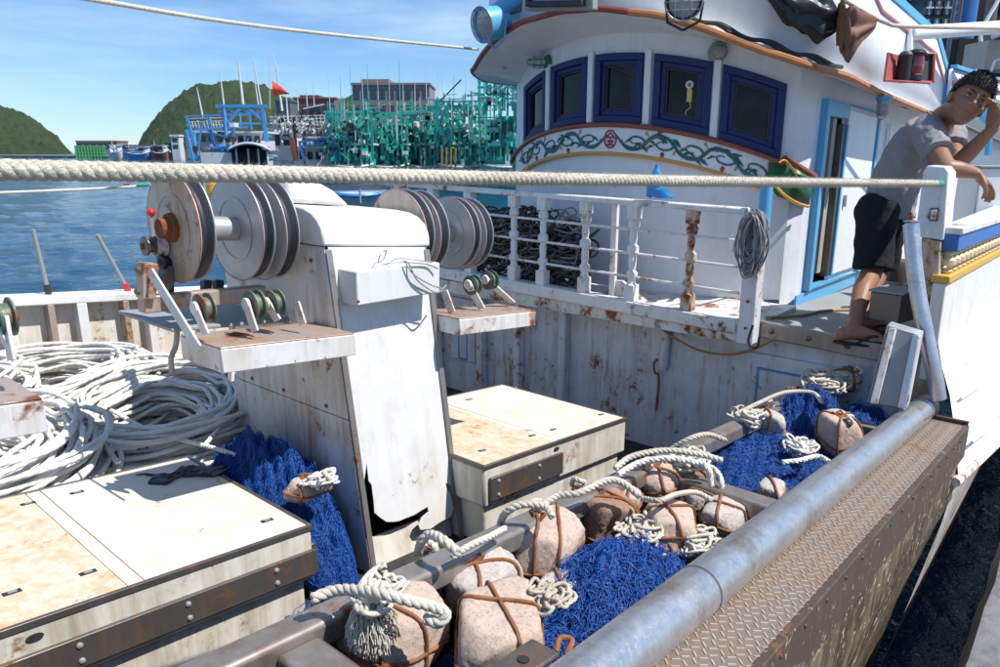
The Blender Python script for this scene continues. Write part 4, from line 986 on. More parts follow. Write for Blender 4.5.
# caged bulkhead lamps
def bulkhead(label, c, ax, mat, r=.038, ln=.10, glassmat='lens_glass'):
    t = thing('bulkhead_lamp', label, 'lamp', c); ax = Vector(ax).normalized(); u = ax.cross(V(.3, .2, 1)).normalized(); w_ = ax.cross(u)
    m = MB(); m.lathe([(0, r * 1.25), (.02, r * 1.25), (.024, r), (.036, r)], c, ax, 14); obj('lamp_base', m, mat, t)
    m = MB(); m.lathe([(.034, r * .82), (ln * .7, r * .8), (ln * .93, r * .55), (ln, .001)], c, ax, 14, cap=False); obj('lamp_glass', m, glassmat, t)
    m = MB()
    for k in range(6):
        a = k * math.pi / 3; o = u * math.cos(a) + w_ * math.sin(a); m.tube([Vector(c) + ax * .03 + o * r, Vector(c) + ax * ln * .8 + o * r, Vector(c) + ax * ln * 1.08 + o * r * .4, Vector(c) + ax * ln * 1.12], .0022, 4)
    for f_ in (.45, .75): m.tube([Vector(c) + ax * ln * f_ + (u * math.cos(a * .5236) + w_ * math.sin(a * .5236)) * r for a in range(12)], .0022, 4, closed=True)
    obj('lamp_cage', m, 'wire_grey' if mat != 'green_paint' else 'green_paint', t); return t
bulkhead('green based bulkhead lamp over the gap between the two leftmost windows', WP(20.5, .685, .0), RT * -1 + FW * -.1, 'green_paint', .042, .15)
bulkhead('round grey bulkhead lamp above the post left of the rightmost window', WP(-17.6, .70, .0), FW * -1 + V(0, 0, -.1), 'tape_grey', .05, .07)
bulkhead('hanging caged deck lamp with a blue cap beside the door', C(884, 96, 4.62), (0, 0, -1), 'sky_blue_paint', .038, .13)
# ear-shaped white cowl on the upper bulwark
t = thing('vent_cowl', 'small white and grey cowl vent on the brow right of the cable', 'vent', C(812, 58, 4.2)); m = MB(); c = C(812, 60, 4.25)
m.lathe([(-.10, .03), (-.09, .055), (0, .06), (.05, .05), (.07, .02)], c + V(0, 0, .07), V(.1, -.3, 1), 14); obj('cowl', m, 'white_clean', t)
m = MB(); m.tube(smoothpath([c + V(0, -.05, .14), c + V(.05, -.08, .10), c + V(.05, -.08, .02), c + V(.0, -.06, -.05)], 5), .026, 9); obj('hose_elbow', m, 'wire_grey', t)
# electric cables lying on the brow
for k, (lab, off) in enumerate((('black cable bundle lying along the brow under the round floodlight', .02), ('thinner black cable sagging below the bundle on the brow', -.008))):
    sel = [(i_, e_) for i_, e_ in enumerate(Es) if 4.0 < e_.x < 4.9 and 1.36 < e_.y < 2.25]
    pts = [e_.lerp(Ws[i_], .10) + V(0, 0, .062 - .012 * k + .012 * math.sin(i_ * 1.3 + k)) for i_, e_ in sel]
    m = MB(); m.tube(smoothpath(pts, 3), .013 - .005 * k, 6); tag(obj('cable', m, 'black_rubber'), lab, 'cable')
# red port sidelight in its box
t = thing('port_sidelight', 'red navigation light in a red and black screen box above the door', 'navigation light', C(908, 70, 4.55))
D_ = 4.45
def q(u, v, z=D_): return C(u, v, z)
def quadbox(name, mat, pts, th_, par=t, bevel=0):
    n_ = (pts[1] - pts[0]).cross(pts[3] - pts[0]).normalized(); n_ = n_ if n_.dot(pts[0]) > 0 else -n_
    m = MB(); m.prism(pts, n_ * th_); return obj(name, m, mat, par, bevel=bevel)
quadbox('back_screen', 'black_rubber', [q(899, 55, 4.62), q(934, 53, 4.62), q(932, 82, 4.62), q(899, 82, 4.62)], .012)
m = MB(); m.tube([q(900, 55, 4.61), q(918, 53, 4.61), q(934, 53.5, 4.61), q(933, 82, 4.61)], .011, 6); obj('screen_rim', m, 'red_line', t)
quadbox('side_screen', 'red_line', [q(889, 52, 4.35), q(900, 55, 4.6), q(899, 82, 4.6), q(885, 81, 4.35)], .012)
quadbox('bottom_plate', 'red_line', [q(884, 81, 4.35), q(930, 84, 4.4), q(932, 82, 4.62), q(899, 82, 4.62)], .010)
m = MB(); c = q(913, 80, 4.5); m.lathe([(0, .052), (.03, .052), (.035, .045), (.04, .04)], c, (0, 0, 1), 18); obj('lamp_body', m, 'black_rubber', t)
m = MB(); m.lathe([(.145, .046), (.16, .055), (.175, .05), (.185, .02)], c, (0, 0, 1), 18); obj('lamp_cap', m, 'black_rubber', t)
m = MB(); m.lathe([(.04, .042), (.06, .048), (.10, .05), (.13, .047), (.145, .042)], c, (0, 0, 1), 18); obj('red_lens', m, 'lens_red', t)
m = MB(); c2 = q(903, 80, 4.5); m.lathe([(0, .045), (.15, .045), (.17, .03)], c2, (0, 0, 1), 16); obj('lamp_battery', m, 'black_rubber', t)
# tarps hanging from the boom rope
def cloth(name, label, cat, path, rad, mat, seed, folds=9, par=None):
    P = smoothpath(path, 8); rows = []
    for i, p in enumerate(P):
        t_ = i / (len(P) - 1); r_ = np.interp(t_, np.linspace(0, 1, len(rad)), rad); row = []
        for k in range(40):
            a = 2 * math.pi * k / 40; f_ = 1 + .22 * math.sin(a * folds + 6 * noise.noise(Vector((t_ * 3, a * .4, seed)))) + .35 * noise.noise(Vector((math.cos(a) * 1.4, math.sin(a) * 1.4, t_ * 5 + seed)))
            row.append(tuple(p + V(0, 0, math.sin(a)) * r_ * f_ + FW * math.cos(a) * r_ * .6 * f_))
        row.append(row[0]); rows.append(row)
    m = MB(); m.grid(rows); o = obj(name, m, mat, par, ang=50); tag(o, label, cat); return o
cloth('black_sail_bundle', 'black plastic sheet bundled along the boom above the rightmost window', 'tarpaulin', [C(768, -14, 4.0), C(795, 6, 4.0), (C(820, 16, 4.0)), C(842, 20, 4.0)], [.06, .10, .11, .03], 'black_tarp', 2, 7)
cloth('brown_tarp', 'crumpled brown canvas hanging from the boom rope beside the black sheet', 'tarpaulin', [C(838, 10, 3.95), C(842, 24, 3.95), C(850, 32, 3.95), C(876, 22, 3.95)], [.03, .105, .12, .02], 'brown_tarp', 5, 6)
# ropes and boom at the upper right
def rope_thing(name, label, cat, path, r, mat, laid=True, fuzz=0, closed=False, group=None, n=7, per=8, pitch=None):
    m = MB(); P = smoothpath(path, per) if len(path) > 2 else [Vector(p) for p in path]
    if laid: laid_rope(m, P, r, fuzz=fuzz, n=n, pitch=pitch)
    else: m.tube(resample(P, max(.01, r * 2)), r, n)
    return tag(obj(name, m, mat, ang=180), label, cat, group)
rope_thing('boom_rope', 'white rope running along the tarpaulins towards the top right', 'rope', [C(826, -12, 3.95), C(858, 8, 4.0), C(885, 22, 4.1), C(910, 26, 4.3), C(1010, 28, 5.0)], .012, 'rope_cream')
m = MB(); m.tube([C(909, 33, 5.2), C(1040, 24, 6.6)], [.05, .055], 14); bm_ = obj('white_boom', m, 'white_clean'); tag(bm_, 'white horizontal boom pointing out of the right edge of the picture', 'boom')
m = MB(); m.tube([C(910, 30, 5.19), C(910, 70, 5.19)], .02, 8); obj('boom_strut', m, 'white_clean', bm_)
# neighbouring ship on the right: blue funnel, dark deckhouse
ship = thing('neighbour_ship', 'dark multi deck ship with rows of windows behind our boat at top right', 'ship', FW * 16 + RT * 12 + V(0, 0, WATER))
def sp_(u, v, D): return gp(u, D, hv(v, D))
for (u0, u1, v0, v1, D, mt) in ((862, 912, -30, 14, 26, 'slate_far'), (905, 940, -30, 44, 25, 'slate_far'), (962, 1080, -30, 8, 27, 'slate_far'), (968, 1080, 8, 40, 25, 'brick_red_far'), (860, 1080, 38, 200, 28, 'slate_far')):
    m = MB(); a, b = sp_(u0, v0, D), sp_(u1, v0, D); zb_ = hv(v1, D) if v1 < 150 else WATER; bk = FW * 2
    m.hexa([(p.x, p.y, zb_) for p in (a, b, b + bk, a + bk)] + [(p.x, p.y, a.z) for p in (a, b, b + bk, a + bk)]); obj('deckhouse', m, mt, ship, smooth=False)
for (u0, u1, v0, v1, D, n_) in ((865, 910, -2, 12, 25.8, 6), (868, 900, 20, 32, 27.8, 5), (905, 940, -6, 8, 24.8, 4), (906, 940, 12, 24, 24.8, 4), (906, 940, 28, 38, 24.8, 4), (978, 1060, 10, 24, 24.8, 8), (980, 1060, 42, 60, 27.8, 6)):
    for i in range(n_):
        ua = u0 + (u1 - u0) * (i + .1) / n_; ub = u0 + (u1 - u0) * (i + .9) / n_; a, b = sp_(ua, v0, D), sp_(ub, v0, D); z0 = hv(v1, D); bk = FW * .15
        m = MB(); m.hexa([(p.x, p.y, z0) for p in (a, b, b + bk, a + bk)] + [(p.x, p.y, a.z) for p in (a, b, b + bk, a + bk)]); w_ = obj('ship_window', m, 'window_far', ship, smooth=False)
        m = MB(); c = (a + b) / 2; m.bar((c.x, c.y, z0), (c.x, c.y, a.z), .05, .05); e = (b - a).normalized() * (b - a).length / 2; m.bar(V(c.x, c.y, (z0 + a.z) / 2) - e - FW * .03, V(c.x, c.y, (z0 + a.z) / 2) + e - FW * .03, .05, .05); obj('glazing_bar', m, 'boat_white', w_, smooth=False)
m = MB(); a = gp(944, 15, 0); m.tube([(a.x, a.y, hv(66, 15)), (a.x, a.y, 4.2)], .22, 22); tag(obj('blue_funnel', m, 'navy_paint' if False else 'blue_cap'), 'thick royal blue vertical pipe rising behind the after deck', 'funnel')
m = MB(); m.tube([gp(944, 15, hv(120, 15)), gp(944, 15, hv(66, 15))], .17, 14)
obj('funnel_base', m, 'boat_blue', [o for o in S.objects if o.name == 'blue_funnel'][0])
t = thing('steel_mast', 'rusty dark vertical mast with white hose beside the blue funnel', 'mast', gp(970, 13, WATER)); m = MB(); m.tube([gp(970, 13, hv(75, 13)), gp(969, 13, 3.6)], .09, 12); obj('mast_pole', m, 'trim_steel', t)
m = MB(); m.tube(smoothpath([gp(964, 12.8, hv(90, 12.8)), gp(968, 12.8, hv(60, 12.8)), gp(963, 12.8, hv(40, 12.8)), gp(975, 12.8, hv(10, 12.8))], 5), .03, 6); obj('mast_hose', m, 'white_clean', t)
t = thing('lattice_post', 'thin grey lattice post left of the blue funnel', 'mast', gp(936, 14, WATER)); m = MB()
for u in (934, 940): m.tube([gp(u, 14, hv(75, 14)), gp(u, 14, 3.4)], .03, 6)
for k in range(9): m.bar(gp(934, 14, hv(70 - 9 * k, 14)), gp(940, 14, hv(64 - 9 * k, 14)), .03, .03)
obj('lattice', m, 'trim_steel', t)
t = thing('after_shelter', 'small white canopy with clutter under it at the right edge above the after deck', 'canopy', gp(985, 12, WATER))
m = MB(); rows = [[gp(u, 11.5, hv(44 - 9 * math.sin((u - 972) / 40 * 1.9), 11.5)), gp(u, 13.5, hv(44 - 9 * math.sin((u - 972) / 40 * 1.9), 13))] for u in range(974, 1030, 6)]; m.grid(rows); obj('canopy', m, 'white_clean', t, solid=.06)
m = MB(); c = gp(990, 12.5, hv(62, 12.5)); m.obox(c, RT * .5, FW * .3, V(0, 0, .22)); obj('locker', m, 'ivory_inside', t); m = MB(); m.obox(gp(995, 13.4, hv(60, 12.5)), RT * 1.0, FW * .1, V(0, 0, .36)); obj('back_wall', m, 'dark_hollow', t)
m = MB(); m.tube(smoothpath([gp(978, 12, hv(78, 12)), gp(981, 12, hv(66, 12)), gp(988, 12, hv(66, 12)), gp(991, 12, hv(78, 12))], 5), .02, 6); obj('hoop', m, 'white_clean', t)
m = MB(); m.sphere(gp(963, 11.2, hv(78, 11.2)), .10, 10, 8, (1.2, 1, .7)); tag(obj('blue_float_bag', m, 'sky_blue_paint'), 'crumpled light blue bag on the rail right behind the man', 'bag')

# ================================================================== RAILING in front of the wheelhouse
rail = thing('front_railing', 'white turned post railing with rusty posts in front of the wheelhouse', 'railing', (3.85, 2.9, -.955))
def rz(y, z): return z + .022 * (y - 2.5)
XR = 3.85
def rbar(name, y0, y1, z, hz, hx, mat='white_rail', x=XR):
    m = MB(); m.hexa([(x - hx, y0, rz(y0, z) - hz), (x + hx, y0, rz(y0, z) - hz), (x + hx, y1, rz(y1, z) - hz), (x - hx, y1, rz(y1, z) - hz), (x - hx, y0, rz(y0, z) + hz), (x + hx, y0, rz(y0, z) + hz), (x + hx, y1, rz(y1, z) + hz), (x - hx, y1, rz(y1, z) + hz)]); return obj(name, m, mat, rail, bevel=.008)
rbar('top_rail', 1.56, 4.6, -.297, .018, .035); rbar('base_rail', 1.56, 4.6, -.935, .040, .05)
posts = [(PX(u, 250, XR).y, mt) for u, mt in ((514, 'white_rail'), (543, 'white_rail'), (585, 'white_rusty'), (633, 'white_rail'), (691, 'post_rust'))]
posts += [(3.62, 'white_rail'), (4.0, 'white_rail'), (4.38, 'white_rail')]
prof = [(0, .030), (.10, .030), (.105, .022), (.13, .018), (.15, .028), (.175, .028), (.19, .016), (.22, .020), (.26, .020), (.285, .016), (.30, .029), (.335, .029), (.35, .016), (.38, .020), (.42, .018), (.44, .016), (.455, .028), (.48, .028), (.50, .019), (.515, .030), (.58, .030)]
pd = {}
for y, mt in posts:
    if mt not in pd:
        m = MB(); m.lathe([(a_, b_ * 1.22) for a_, b_ in prof[1:]], (0, 0, 0), (0, 0, 1), 16, cap=False); m.box(-.034, .034, -.034, .034, 0, .10); m.box(-.033, .033, -.033, .033, .505, .585)
        o = obj('turned_post', m, mt); o.parent = rail; pd[mt] = o.data
        o.modifiers.new('bevel', 'BEVEL').width = .004
    else:
        o = bpy.data.objects.new('turned_post', pd[mt]); COL.objects.link(o); o.parent = rail
    o.location = Vector((XR, y, rz(y, -.897))) - rail.location
ys = sorted([y for y, _ in posts] + [1.56, 4.6])
for z in (-.46, -.605, -.75):
    for a, b in zip(ys, ys[1:]): 
        m = MB(); m.tube([(XR, a + .012, rz(a, z)), (XR, b - .012, rz(b, z))], .0088, 8); obj('rail_bar', m, 'white_rail', rail)
# angle post with hanging line at the near end
m = MB(); m.box(XR - .045, XR - .035, 1.46, 1.545, -1.04, -.345); m.box(XR - .035, XR + .05, 1.46, 1.47, -1.04, -.345); obj('end_post', m, 'post_white', rail, bevel=.003)
for z in (-.45, -.6, -.8, -.95):
    m = MB(); m.lathe([(0, .009), (.008, .008), (.01, .004)], (XR - .045, 1.50, z), (-1, 0, 0), 8); obj('bolt', m, 'rusty_iron', rail)
m = MB(); m.tube([(XR, 1.47, -.40), (XR, 1.47, -.17)], .032, 16); m.sphere((XR, 1.47, -.17), .032, 14, 6, (1, 1, .5)); obj('bollard_head', m, 'sky_blue_paint', rail)
m = MB(); m.lathe([(0, .012), (.03, .03), (.05, .03)], C(752, 330, 3.35), (0, 0, 1), 8); p = C(752, 335, 3.4); m = MB(); m.tube(smoothpath([p + V(0, 0, .05), p + V(0, .015, -.02), p + V(0, 0, -.055), p + V(0, -.03, -.05), p + V(0, -.035, 0)], 5), .006, 6); tag(obj('black_hook', m, 'black_rubber'), 'black hook hanging under the end post of the railing', 'hook')
# gusset and inner post seen through it
m = MB(); m.prism([(3.9, 2.40, -.955), (3.9, 2.40, -.80), (3.9, 2.36, -.80), (3.9, 2.15, -.93), (3.9, 2.15, -.955)], (.03, 0, 0)); obj('gusset', m, 'white_rail', rail)
m = MB(); m.box(3.88, 3.91, 2.40, 2.44, -.955, -.31); obj('inner_post', m, 'white_rail', rail, bevel=.003)
# hank of grey line on the end post
rng2 = random.Random(5); paths = []
for k in range(46):
    w_ = rng2.uniform(.030, .065); h = rng2.uniform(.18, .33); z0 = -.33 + rng2.uniform(-.015, .03); x_ = 3.79 + rng2.uniform(-.03, .03); yc = 1.495 + rng2.uniform(-.02, .02); tw = rng2.uniform(-.5, .5)
    pts = []
    for i in range(29):
        a = 2 * math.pi * i / 28; yy = math.sin(a) * w_ * (1 + .15 * math.sin(3 * a + k)); pts.append((x_ + yy * tw * .5 + .01 * math.sin(2 * a + k), yc + yy, z0 - h * .5 * (1 - math.cos(a)) * 1.0))
    paths.append(pts)
tag(strands('hanging_line', paths, .0042, 'cord_grey', n=5), 'hank of thin grey line hanging on the blue topped end post', 'rope')
# blue bottle tied on the rail
t = thing('blue_bottle', 'blue plastic bottle tied to the white rail with a blue bag', 'bottle', (XR, 2.07, -.29)); c = PX(656, 188, XR)
m = MB(); m.lathe([(-.06, .028), (.0, .030), (.045, .028), (.062, .018), (.075, .013), (.09, .013)], c + V(0, 0, .045), (0, 0, 1), 16); obj('bottle_body', m, 'bottle_blue', t)
m = MB(); rows = []
for i in range(9):
    a = i / 8; rows.append([tuple(c + V(-.03, 0, -.03) + V(.03 * math.cos(k * .628) , (.045 + .05 * a) * math.sin(k * .628) * (1 + .25 * math.sin(k * 2.1)) - .05 * a, .045 - .06 * a + .010 * math.sin(k * 1.7 + i))) for k in range(11)])
m.grid(rows); obj('blue_bag', m, 'bottle_blue', t, ang=60)
# dark hoses and gear heaped behind the railing
paths = []
for k in range(330):
    y0 = rng2.uniform(2.80, 3.9); z0 = rng2.uniform(-.9, -.42); ph = rng2.uniform(0, 6.28); r_ = rng2.uniform(.05, .14)
    paths.append([(4.06 + .10 * math.sin(i * .4 + ph) + .04 * math.sin(k), y0 + 1.3 * r_ * math.cos(ph + i * .33), max(-.94, z0 + r_ * .42 * math.sin(ph + i * .33 + .3) + .01 * math.sin(i))) for i in range(20)])
paths = np.array(paths)
tag(strands('hose_heap', paths[:200], .0075, 'dark_hose', n=6), 'heap of black hoses behind the left half of the railing', 'hoses')
tag(strands('line_heap', paths[200:], .0055, 'grey_hose', n=6), 'tangle of grey lines mixed into the black hose heap', 'rope')
m = MB()
for k in range(26):
    m.sphere((4.0 + rng2.uniform(0, .14), rng2.uniform(2.65, 3.75), rng2.uniform(-.85, -.42)), rng2.uniform(.010, .018), 6, 5)
tag(obj('float_beads', m, 'red_plastic', kind='stuff'), 'small red floats scattered in the hose heap', 'floats')
rope_thing('ochre_hose', 'thin ochre hose sagging across the wall below the railing', 'hose', [PX(655, 322, 3.93), PX(672, 336, 3.93), PX(700, 350, 3.93), PX(730, 354, 3.93), PX(755, 348, 3.93), PX(778, 335, 3.93)], .007, 'ochre_hose', laid=False)

# ================================================================== LINE HAULER on the foredeck
def B_dk(): return MB(dk)
haul = thing('line_hauler', 'white line hauler with big pulley wheels on both sides and a torn lower panel', 'winch', dk((1.86, 2.5, -1.5)))
PN = (-.18 * K1, 1.31, -.18); PDc = 2.9817
def PP(u, v, o=0):
    p = PL(u, v, PN, PDc); return p - Vector(PN).normalized() * o
XL, XRt = 1.60, 2.12
def fy(d): return 2.25 - .18 * (-.19 - d) / 1.31
# side plates, three high
for x0_, x1_, mt in ((XL, XL + .006, 'body_side'), (XRt - .006, XRt, 'body_side')):
    for d0, d1 in ((-1.5, -.86), (-.857, -.53), (-.527, -.192)):
        m = B_dk(); m.prism([(x0_, fy(d0) + .004, d0), (x0_, 3.0, d0), (x0_, 3.0, d1), (x0_, fy(d1) + .004, d1)], (x1_ - x0_, 0, 0)); obj('side_plate', m, mt, haul, bevel=.002)
for d, ys_ in ((-.55, (2.33, 2.5, 2.7)), (-.83, (2.3, 2.6, 2.85)), (-.25, (2.34, 2.55, 2.8)), (-.5, (2.34, 2.6))):
    for y in ys_:
        m = B_dk(); m.lathe([(0, .009), (.005, .008), (.008, .004)], (XL, y, d), (-1, 0, 0), 8); obj('bolt', m, 'rusty_iron', haul)
m = B_dk(); m.box(XL + .02, XRt - .02, 2.38, 2.99, -1.5, -.2); obj('inner_shade', m, 'dark_hollow', haul)  # solid black block, painted shade seen through the torn plate
# the bright front plate, torn at the bottom
tear = [(336, 262), (340, 300), (349, 360), (360, 420), (366, 462), (368, 480), (371, 484), (373, 500), (374, 512), (380, 517), (386, 521), (393, 521), (399, 520), (406, 517), (414, 514), (420, 510), (427, 506), (428, 511), (421, 517), (418, 524), (420, 529), (430, 528), (440, 521), (450, 516), (453, 508), (450, 494), (446, 487), (445, 483), (448, 482), (454, 492), (457, 496)]
lt = [PP(u, v) for u, v in tear]; poly = [V(XL + .012, 2.25, -.19)] + [V(p.x, p.y, p.z + K1 * p.x) for p in lt[4:]] + [V(XRt - .012, fy(-1.33), -1.33), V(XRt - .012, 2.25, -.19)]
poly[0:1] = [V(XL + .012, fy(-.19), -.19), V(XL + .012, fy(-.9), -.9), V(XL + .014, fy(-1.15), -1.15)]
m = B_dk(); m.prism(poly, (0, -.004, 0)); fp = obj('front_plate', m, 'white_paint', haul, smooth=False)
m = B_dk(); m.prism([(XL + .02, 2.11, -1.5), (XRt - .02, 2.11, -1.5), (XRt - .02, 2.14, -1.38), (XL + .02, 2.14, -1.38)], (0, .01, 0)); obj('kick_plate', m, 'cream_side', haul)
for x in (XL - .004, XRt - .022):
    m = B_dk(); m.prism([(x, 2.243, -.20), (x + .026, 2.243, -.20), (x + .026, 2.061, -1.5), (x, 2.061, -1.5)], (0, -.008, 0)); obj('corner_angle', m, 'beam_steel', haul, bevel=.002)
    for d in (-.3, -.62, -.9, -1.15, -1.35):
        m = B_dk(); m.lathe([(0, .008), (.006, .006)], (x + .013, fy(d) - .008, d), (0, -1, 0), 8); obj('bolt', m, 'rusty_iron', haul)
for d0 in (-.4,):
    pass
# hood with its rounded top, and the taller piece behind
hp = [(2.240, -.188), (2.240, -.155), (2.247, -.125), (2.268, -.092), (2.305, -.066), (2.36, -.050), (2.45, -.043), (2.70, -.040), (3.01, -.040), (3.01, -.188)]
m = B_dk(); m.prism([(XL - .012, y, d) for y, d in hp], (XRt - XL + .024, 0, 0)); obj('hood', m, 'white_paint', haul, bevel=.008, ang=30)
m = B_dk(); m.prism([(XL - .008, 2.46, -.039), (XL + .30, 2.46, -.039), (XL + .22, 2.46, .02), (XL + .16, 2.46, .045), (XL - .008, 2.46, .045)], (0, .50, 0)); obj('motor_cover', m, 'white_paint', haul, bevel=.02)
# junction box on the front plate with wire
q_ = [PY(u, v, 2.12) for u, v in ((357, 306), (440, 292), (440, 262), (357, 271))]
m = MB(); m.prism([tuple(p) for p in q_], (0, .125, 0)); jb = obj('junction_box', m, 'white_paint', haul, bevel=.006)
m = MB(); c = PY(358, 301, 2.115); m.lathe([(0, .006), (.006, .005)], c, (0, -1, 0), 8); obj('bolt', m, 'hub_rust', jb)
wires = [[(378, 262, 2.14), (381, 253, 2.14), (386, 250, 2.15), (384, 258, 2.15), (379, 263, 2.13), (392, 262, 2.12), (410, 262, 2.11), (428, 264, 2.11), (438, 268, 2.10)],
         [(400, 262, 2.13), (408, 262, 2.10), (416, 278, 2.10), (428, 288, 2.10), (438, 292, 2.09), (446, 285, 2.12)], [(372, 268, 2.14), (376, 262, 2.14), (386, 264, 2.12), (398, 258, 2.14), (420, 260, 2.12), (432, 262, 2.13)], [(406, 263, 2.12), (414, 274, 2.10), (430, 284, 2.10), (442, 288, 2.10)]]
wt_ = thing('steel_wire', 'twisted grey wire lying over the box on the line hauler', 'wire', PY(400, 262, 2.13))
for wv in wires:
    m = MB(); m.tube(smoothpath([PY(*a) for a in wv], 6), .0032, 5); obj('wire_strand', m, 'wire_grey', wt_)
# pulley wheels on the shaft
def sheave(x0_, w_, facemat, r=.193, y=2.5, d=-.145, n=56):
    c = dk((x0_, y, d)); m = MB(); m.lathe([(0, .04), (0, r - .003), (.002, r), (.006, r), (.008, r - .006)], c, (1, 0, 0), n); s_ = obj('pulley_wheel', m, facemat, haul, ang=25)
    m = MB(); m.lathe([(.008, r - .007), (w_ * .42, r - .022), (w_ * .58, r - .022), (w_ - .008, r - .007)], c, (1, 0, 0), n, cap=False); obj('rubber_groove', m, 'rubber_groove', s_)
    m = MB(); m.lathe([(w_ - .008, r - .006), (w_ - .006, r), (w_ - .002, r), (w_, r - .003), (w_, .04)], c, (1, 0, 0), n); obj('far_flange', m, 'aluminium', s_)
    m = MB(); m.tube([c + V(.001, r * math.cos(a * .15708), r * math.sin(a * .15708)) for a in range(40)], .0016, 4, closed=True); obj('red_rim', m, 'red_line', s_)
    m = MB(); m.lathe([(-.0015, r * .62), (-.003, r * .60), (-.003, r * .58), (-.0015, r * .56)], c, (1, 0, 0), n, cap=False); obj('turned_ring', m, facemat, s_)
    return s_
s1 = sheave(1.155, .058, 'disc_rusty'); sheave(1.385, .052, 'aluminium'); sheave(1.478, .060, 'aluminium')
sheave(2.175, .055, 'disc_rusty'); sheave(2.262, .060, 'aluminium'); sheave(2.50, .052, 'aluminium', r=.175); sheave(2.585, .058, 'aluminium', r=.175)
for a, b in ((1.213, 1.385), (1.538, 1.6), (2.12, 2.175), (2.322, 2.50)):
    m = MB(); m.tube([dk((a, 2.5, -.145)), dk((b, 2.5, -.145))], .044, 24); obj('shaft', m, 'aluminium', haul)
m = MB(); m.lathe([(-.05, .018), (-.048, .034), (-.018, .038), (-.016, .050), (0, .052)], dk((1.155, 2.5, -.145)), (1, 0, 0), 12); obj('hub_nut', m, 'hub_rust', haul, ang=20)
# shelves with guide rollers
def shelf(x0_, x1_, y0_, y1_, d, h):
    m = B_dk(); m.box(x0_, x1_, y0_ + .004, y1_, d - .006, d); s_ = obj('shelf_top', m, 'shelf_top', haul, bevel=.003)
    m = B_dk(); m.box(x0_, x1_, y0_, y0_ + .012, d - h, d - .0065); obj('shelf_front', m, 'white_rusty', s_, bevel=.003)
    m = B_dk(); m.box(x0_, x0_ + .01, y0_ + .0125, y1_, d - h, d - .0065); obj('shelf_end', m, 'white_rusty', s_)
    return s_
sA = shelf(1.075, 1.598, 2.09, 2.36, -.495, .085); sB = shelf(2.122, 2.64, 2.06, 2.30, -.475, .075)
def roller(parent, u, v, y, r, w_=.035, side=1, foot=None):
    c = PY(u, v, y); m = MB(); m.lathe([(0, r), (.005, r), (.008, r * .72), (w_ - .008, r * .72), (w_ - .005, r), (w_, r)], c, (1, 0, 0), 24); ro = obj('guide_roller', m, 'roller_green', parent, ang=25)
    m = MB(); m.lathe([(-.012, r * .35), (0, r * .5), (w_, r * .5), (w_ + .012, r * .3)], c, (1, 0, 0), 12); obj('roller_hub', m, 'hub_rust', ro)
    f_ = PY(foot[0], foot[1], y - .03) if foot else c + V(.03, -.05, -.12)
    m = MB(); a = c + V(-.014, -.0, 0); m.bar(a + V(0, 0, .012), f_, .042, .008, up=(1, 0, 0)); m.lathe([(-.006, .022), (.006, .022)], a + V(0, 0, .006), (1, 0, 0), 14); obj('roller_arm', m, 'white_rail', ro, bevel=.002)
roller(sA, 199, 309, 2.19, .050, foot=(206, 334)); roller(sA, 250, 305, 2.19, .050, foot=(255, 331)); roller(sA, 270, 304, 2.22, .050, foot=(278, 320))
roller(sB, 470, 285, 2.20, .045, foot=(482, 308)); roller(sB, 487, 280, 2.22, .045, foot=(512, 302)); 
m = MB(); m.bar(PY(296, 302, 2.2), PY(303, 324, 2.17), .042, .008, up=(1, 0, 0)); obj('roller_arm', m, 'white_rail', sA, bevel=.002)
m = MB(); m.bar(PY(444, 290, 2.2), PY(452, 312, 2.17), .042, .008, up=(1, 0, 0)); obj('roller_arm', m, 'white_rail', sB, bevel=.002)
m = B_dk(); m.box(1.12, 1.60, 2.52, 2.98, -.52, -.505); obj('back_table', m, 'tape_grey', haul, bevel=.004)
# crank gear at the left end
g = lambda u, v, y=2.50: PY(u, v, y)
m = MB(); m.bar(g(148, 262), g(146, 298), .055, .05, up=(1, 0, 0)); cb = obj('gear_box', m, 'shelf_top', haul, bevel=.005)
for v in (268, 290):
    m = MB(); m.lathe([(0, .012), (.008, .011), (.012, .005)], g(144, v, 2.47) - V(.02, 0, 0), (-1, -.3, 0), 8); obj('bolt', m, 'trim_steel', cb)
m = MB(); m.bar(g(141, 304, 2.52), g(262, 292, 2.56), .05, .06); obj('rusty_beam', m, 'shelf_top', haul, bevel=.005)
m = MB(); m.bar(g(151, 272, 2.46), g(199, 349, 2.12), .036, .008, up=(1, .3, 0)); obj('stay_bar', m, 'white_rail', haul, bevel=.002)
for u, v, r_, mt in ((143, 246, .034, 'trim_steel'), (153, 246, .036, 'white_rusty'), (139, 272, .028, 'black_rubber'), (160, 262, .03, 'black_rubber')):
    c = g(u, v, 2.56); m = MB(); m.lathe([(0, r_ * .6), (.003, r_), (.01, r_), (.014, r_ * .7), (.028, r_ * .7), (.032, r_), (.04, r_), (.043, r_ * .6)], c, (1, 0, 0), 22); rw = obj('small_pulley', m, mt, haul, ang=25)
    m = MB(); m.lathe([(-.006, r_ * .3), (0, r_ * .4)], c, (1, 0, 0), 10); obj('pulley_hub', m, 'hub_rust', rw)
for u in (206, 218, 168):
    m = MB(); m.bar(g(u, 280, 2.62), g(u, 302, 2.6), .035, .03, up=(1, 0, 0)); obj('black_support', m, 'black_rubber', haul)
m = MB(); m.bar(g(160, 286, 2.55), g(172, 268, 2.55), .05, .05, up=(1, 0, 0)); obj('black_support', m, 'trim_steel', haul)
m = MB(); m.tube([g(153, 236), g(151, 214)], .006, 6); lv = obj('control_lever', m, 'wire_grey', haul)
m = MB(); m.sphere(g(151, 212), .014, 12, 8); obj('red_knob', m, 'red_plastic', lv)
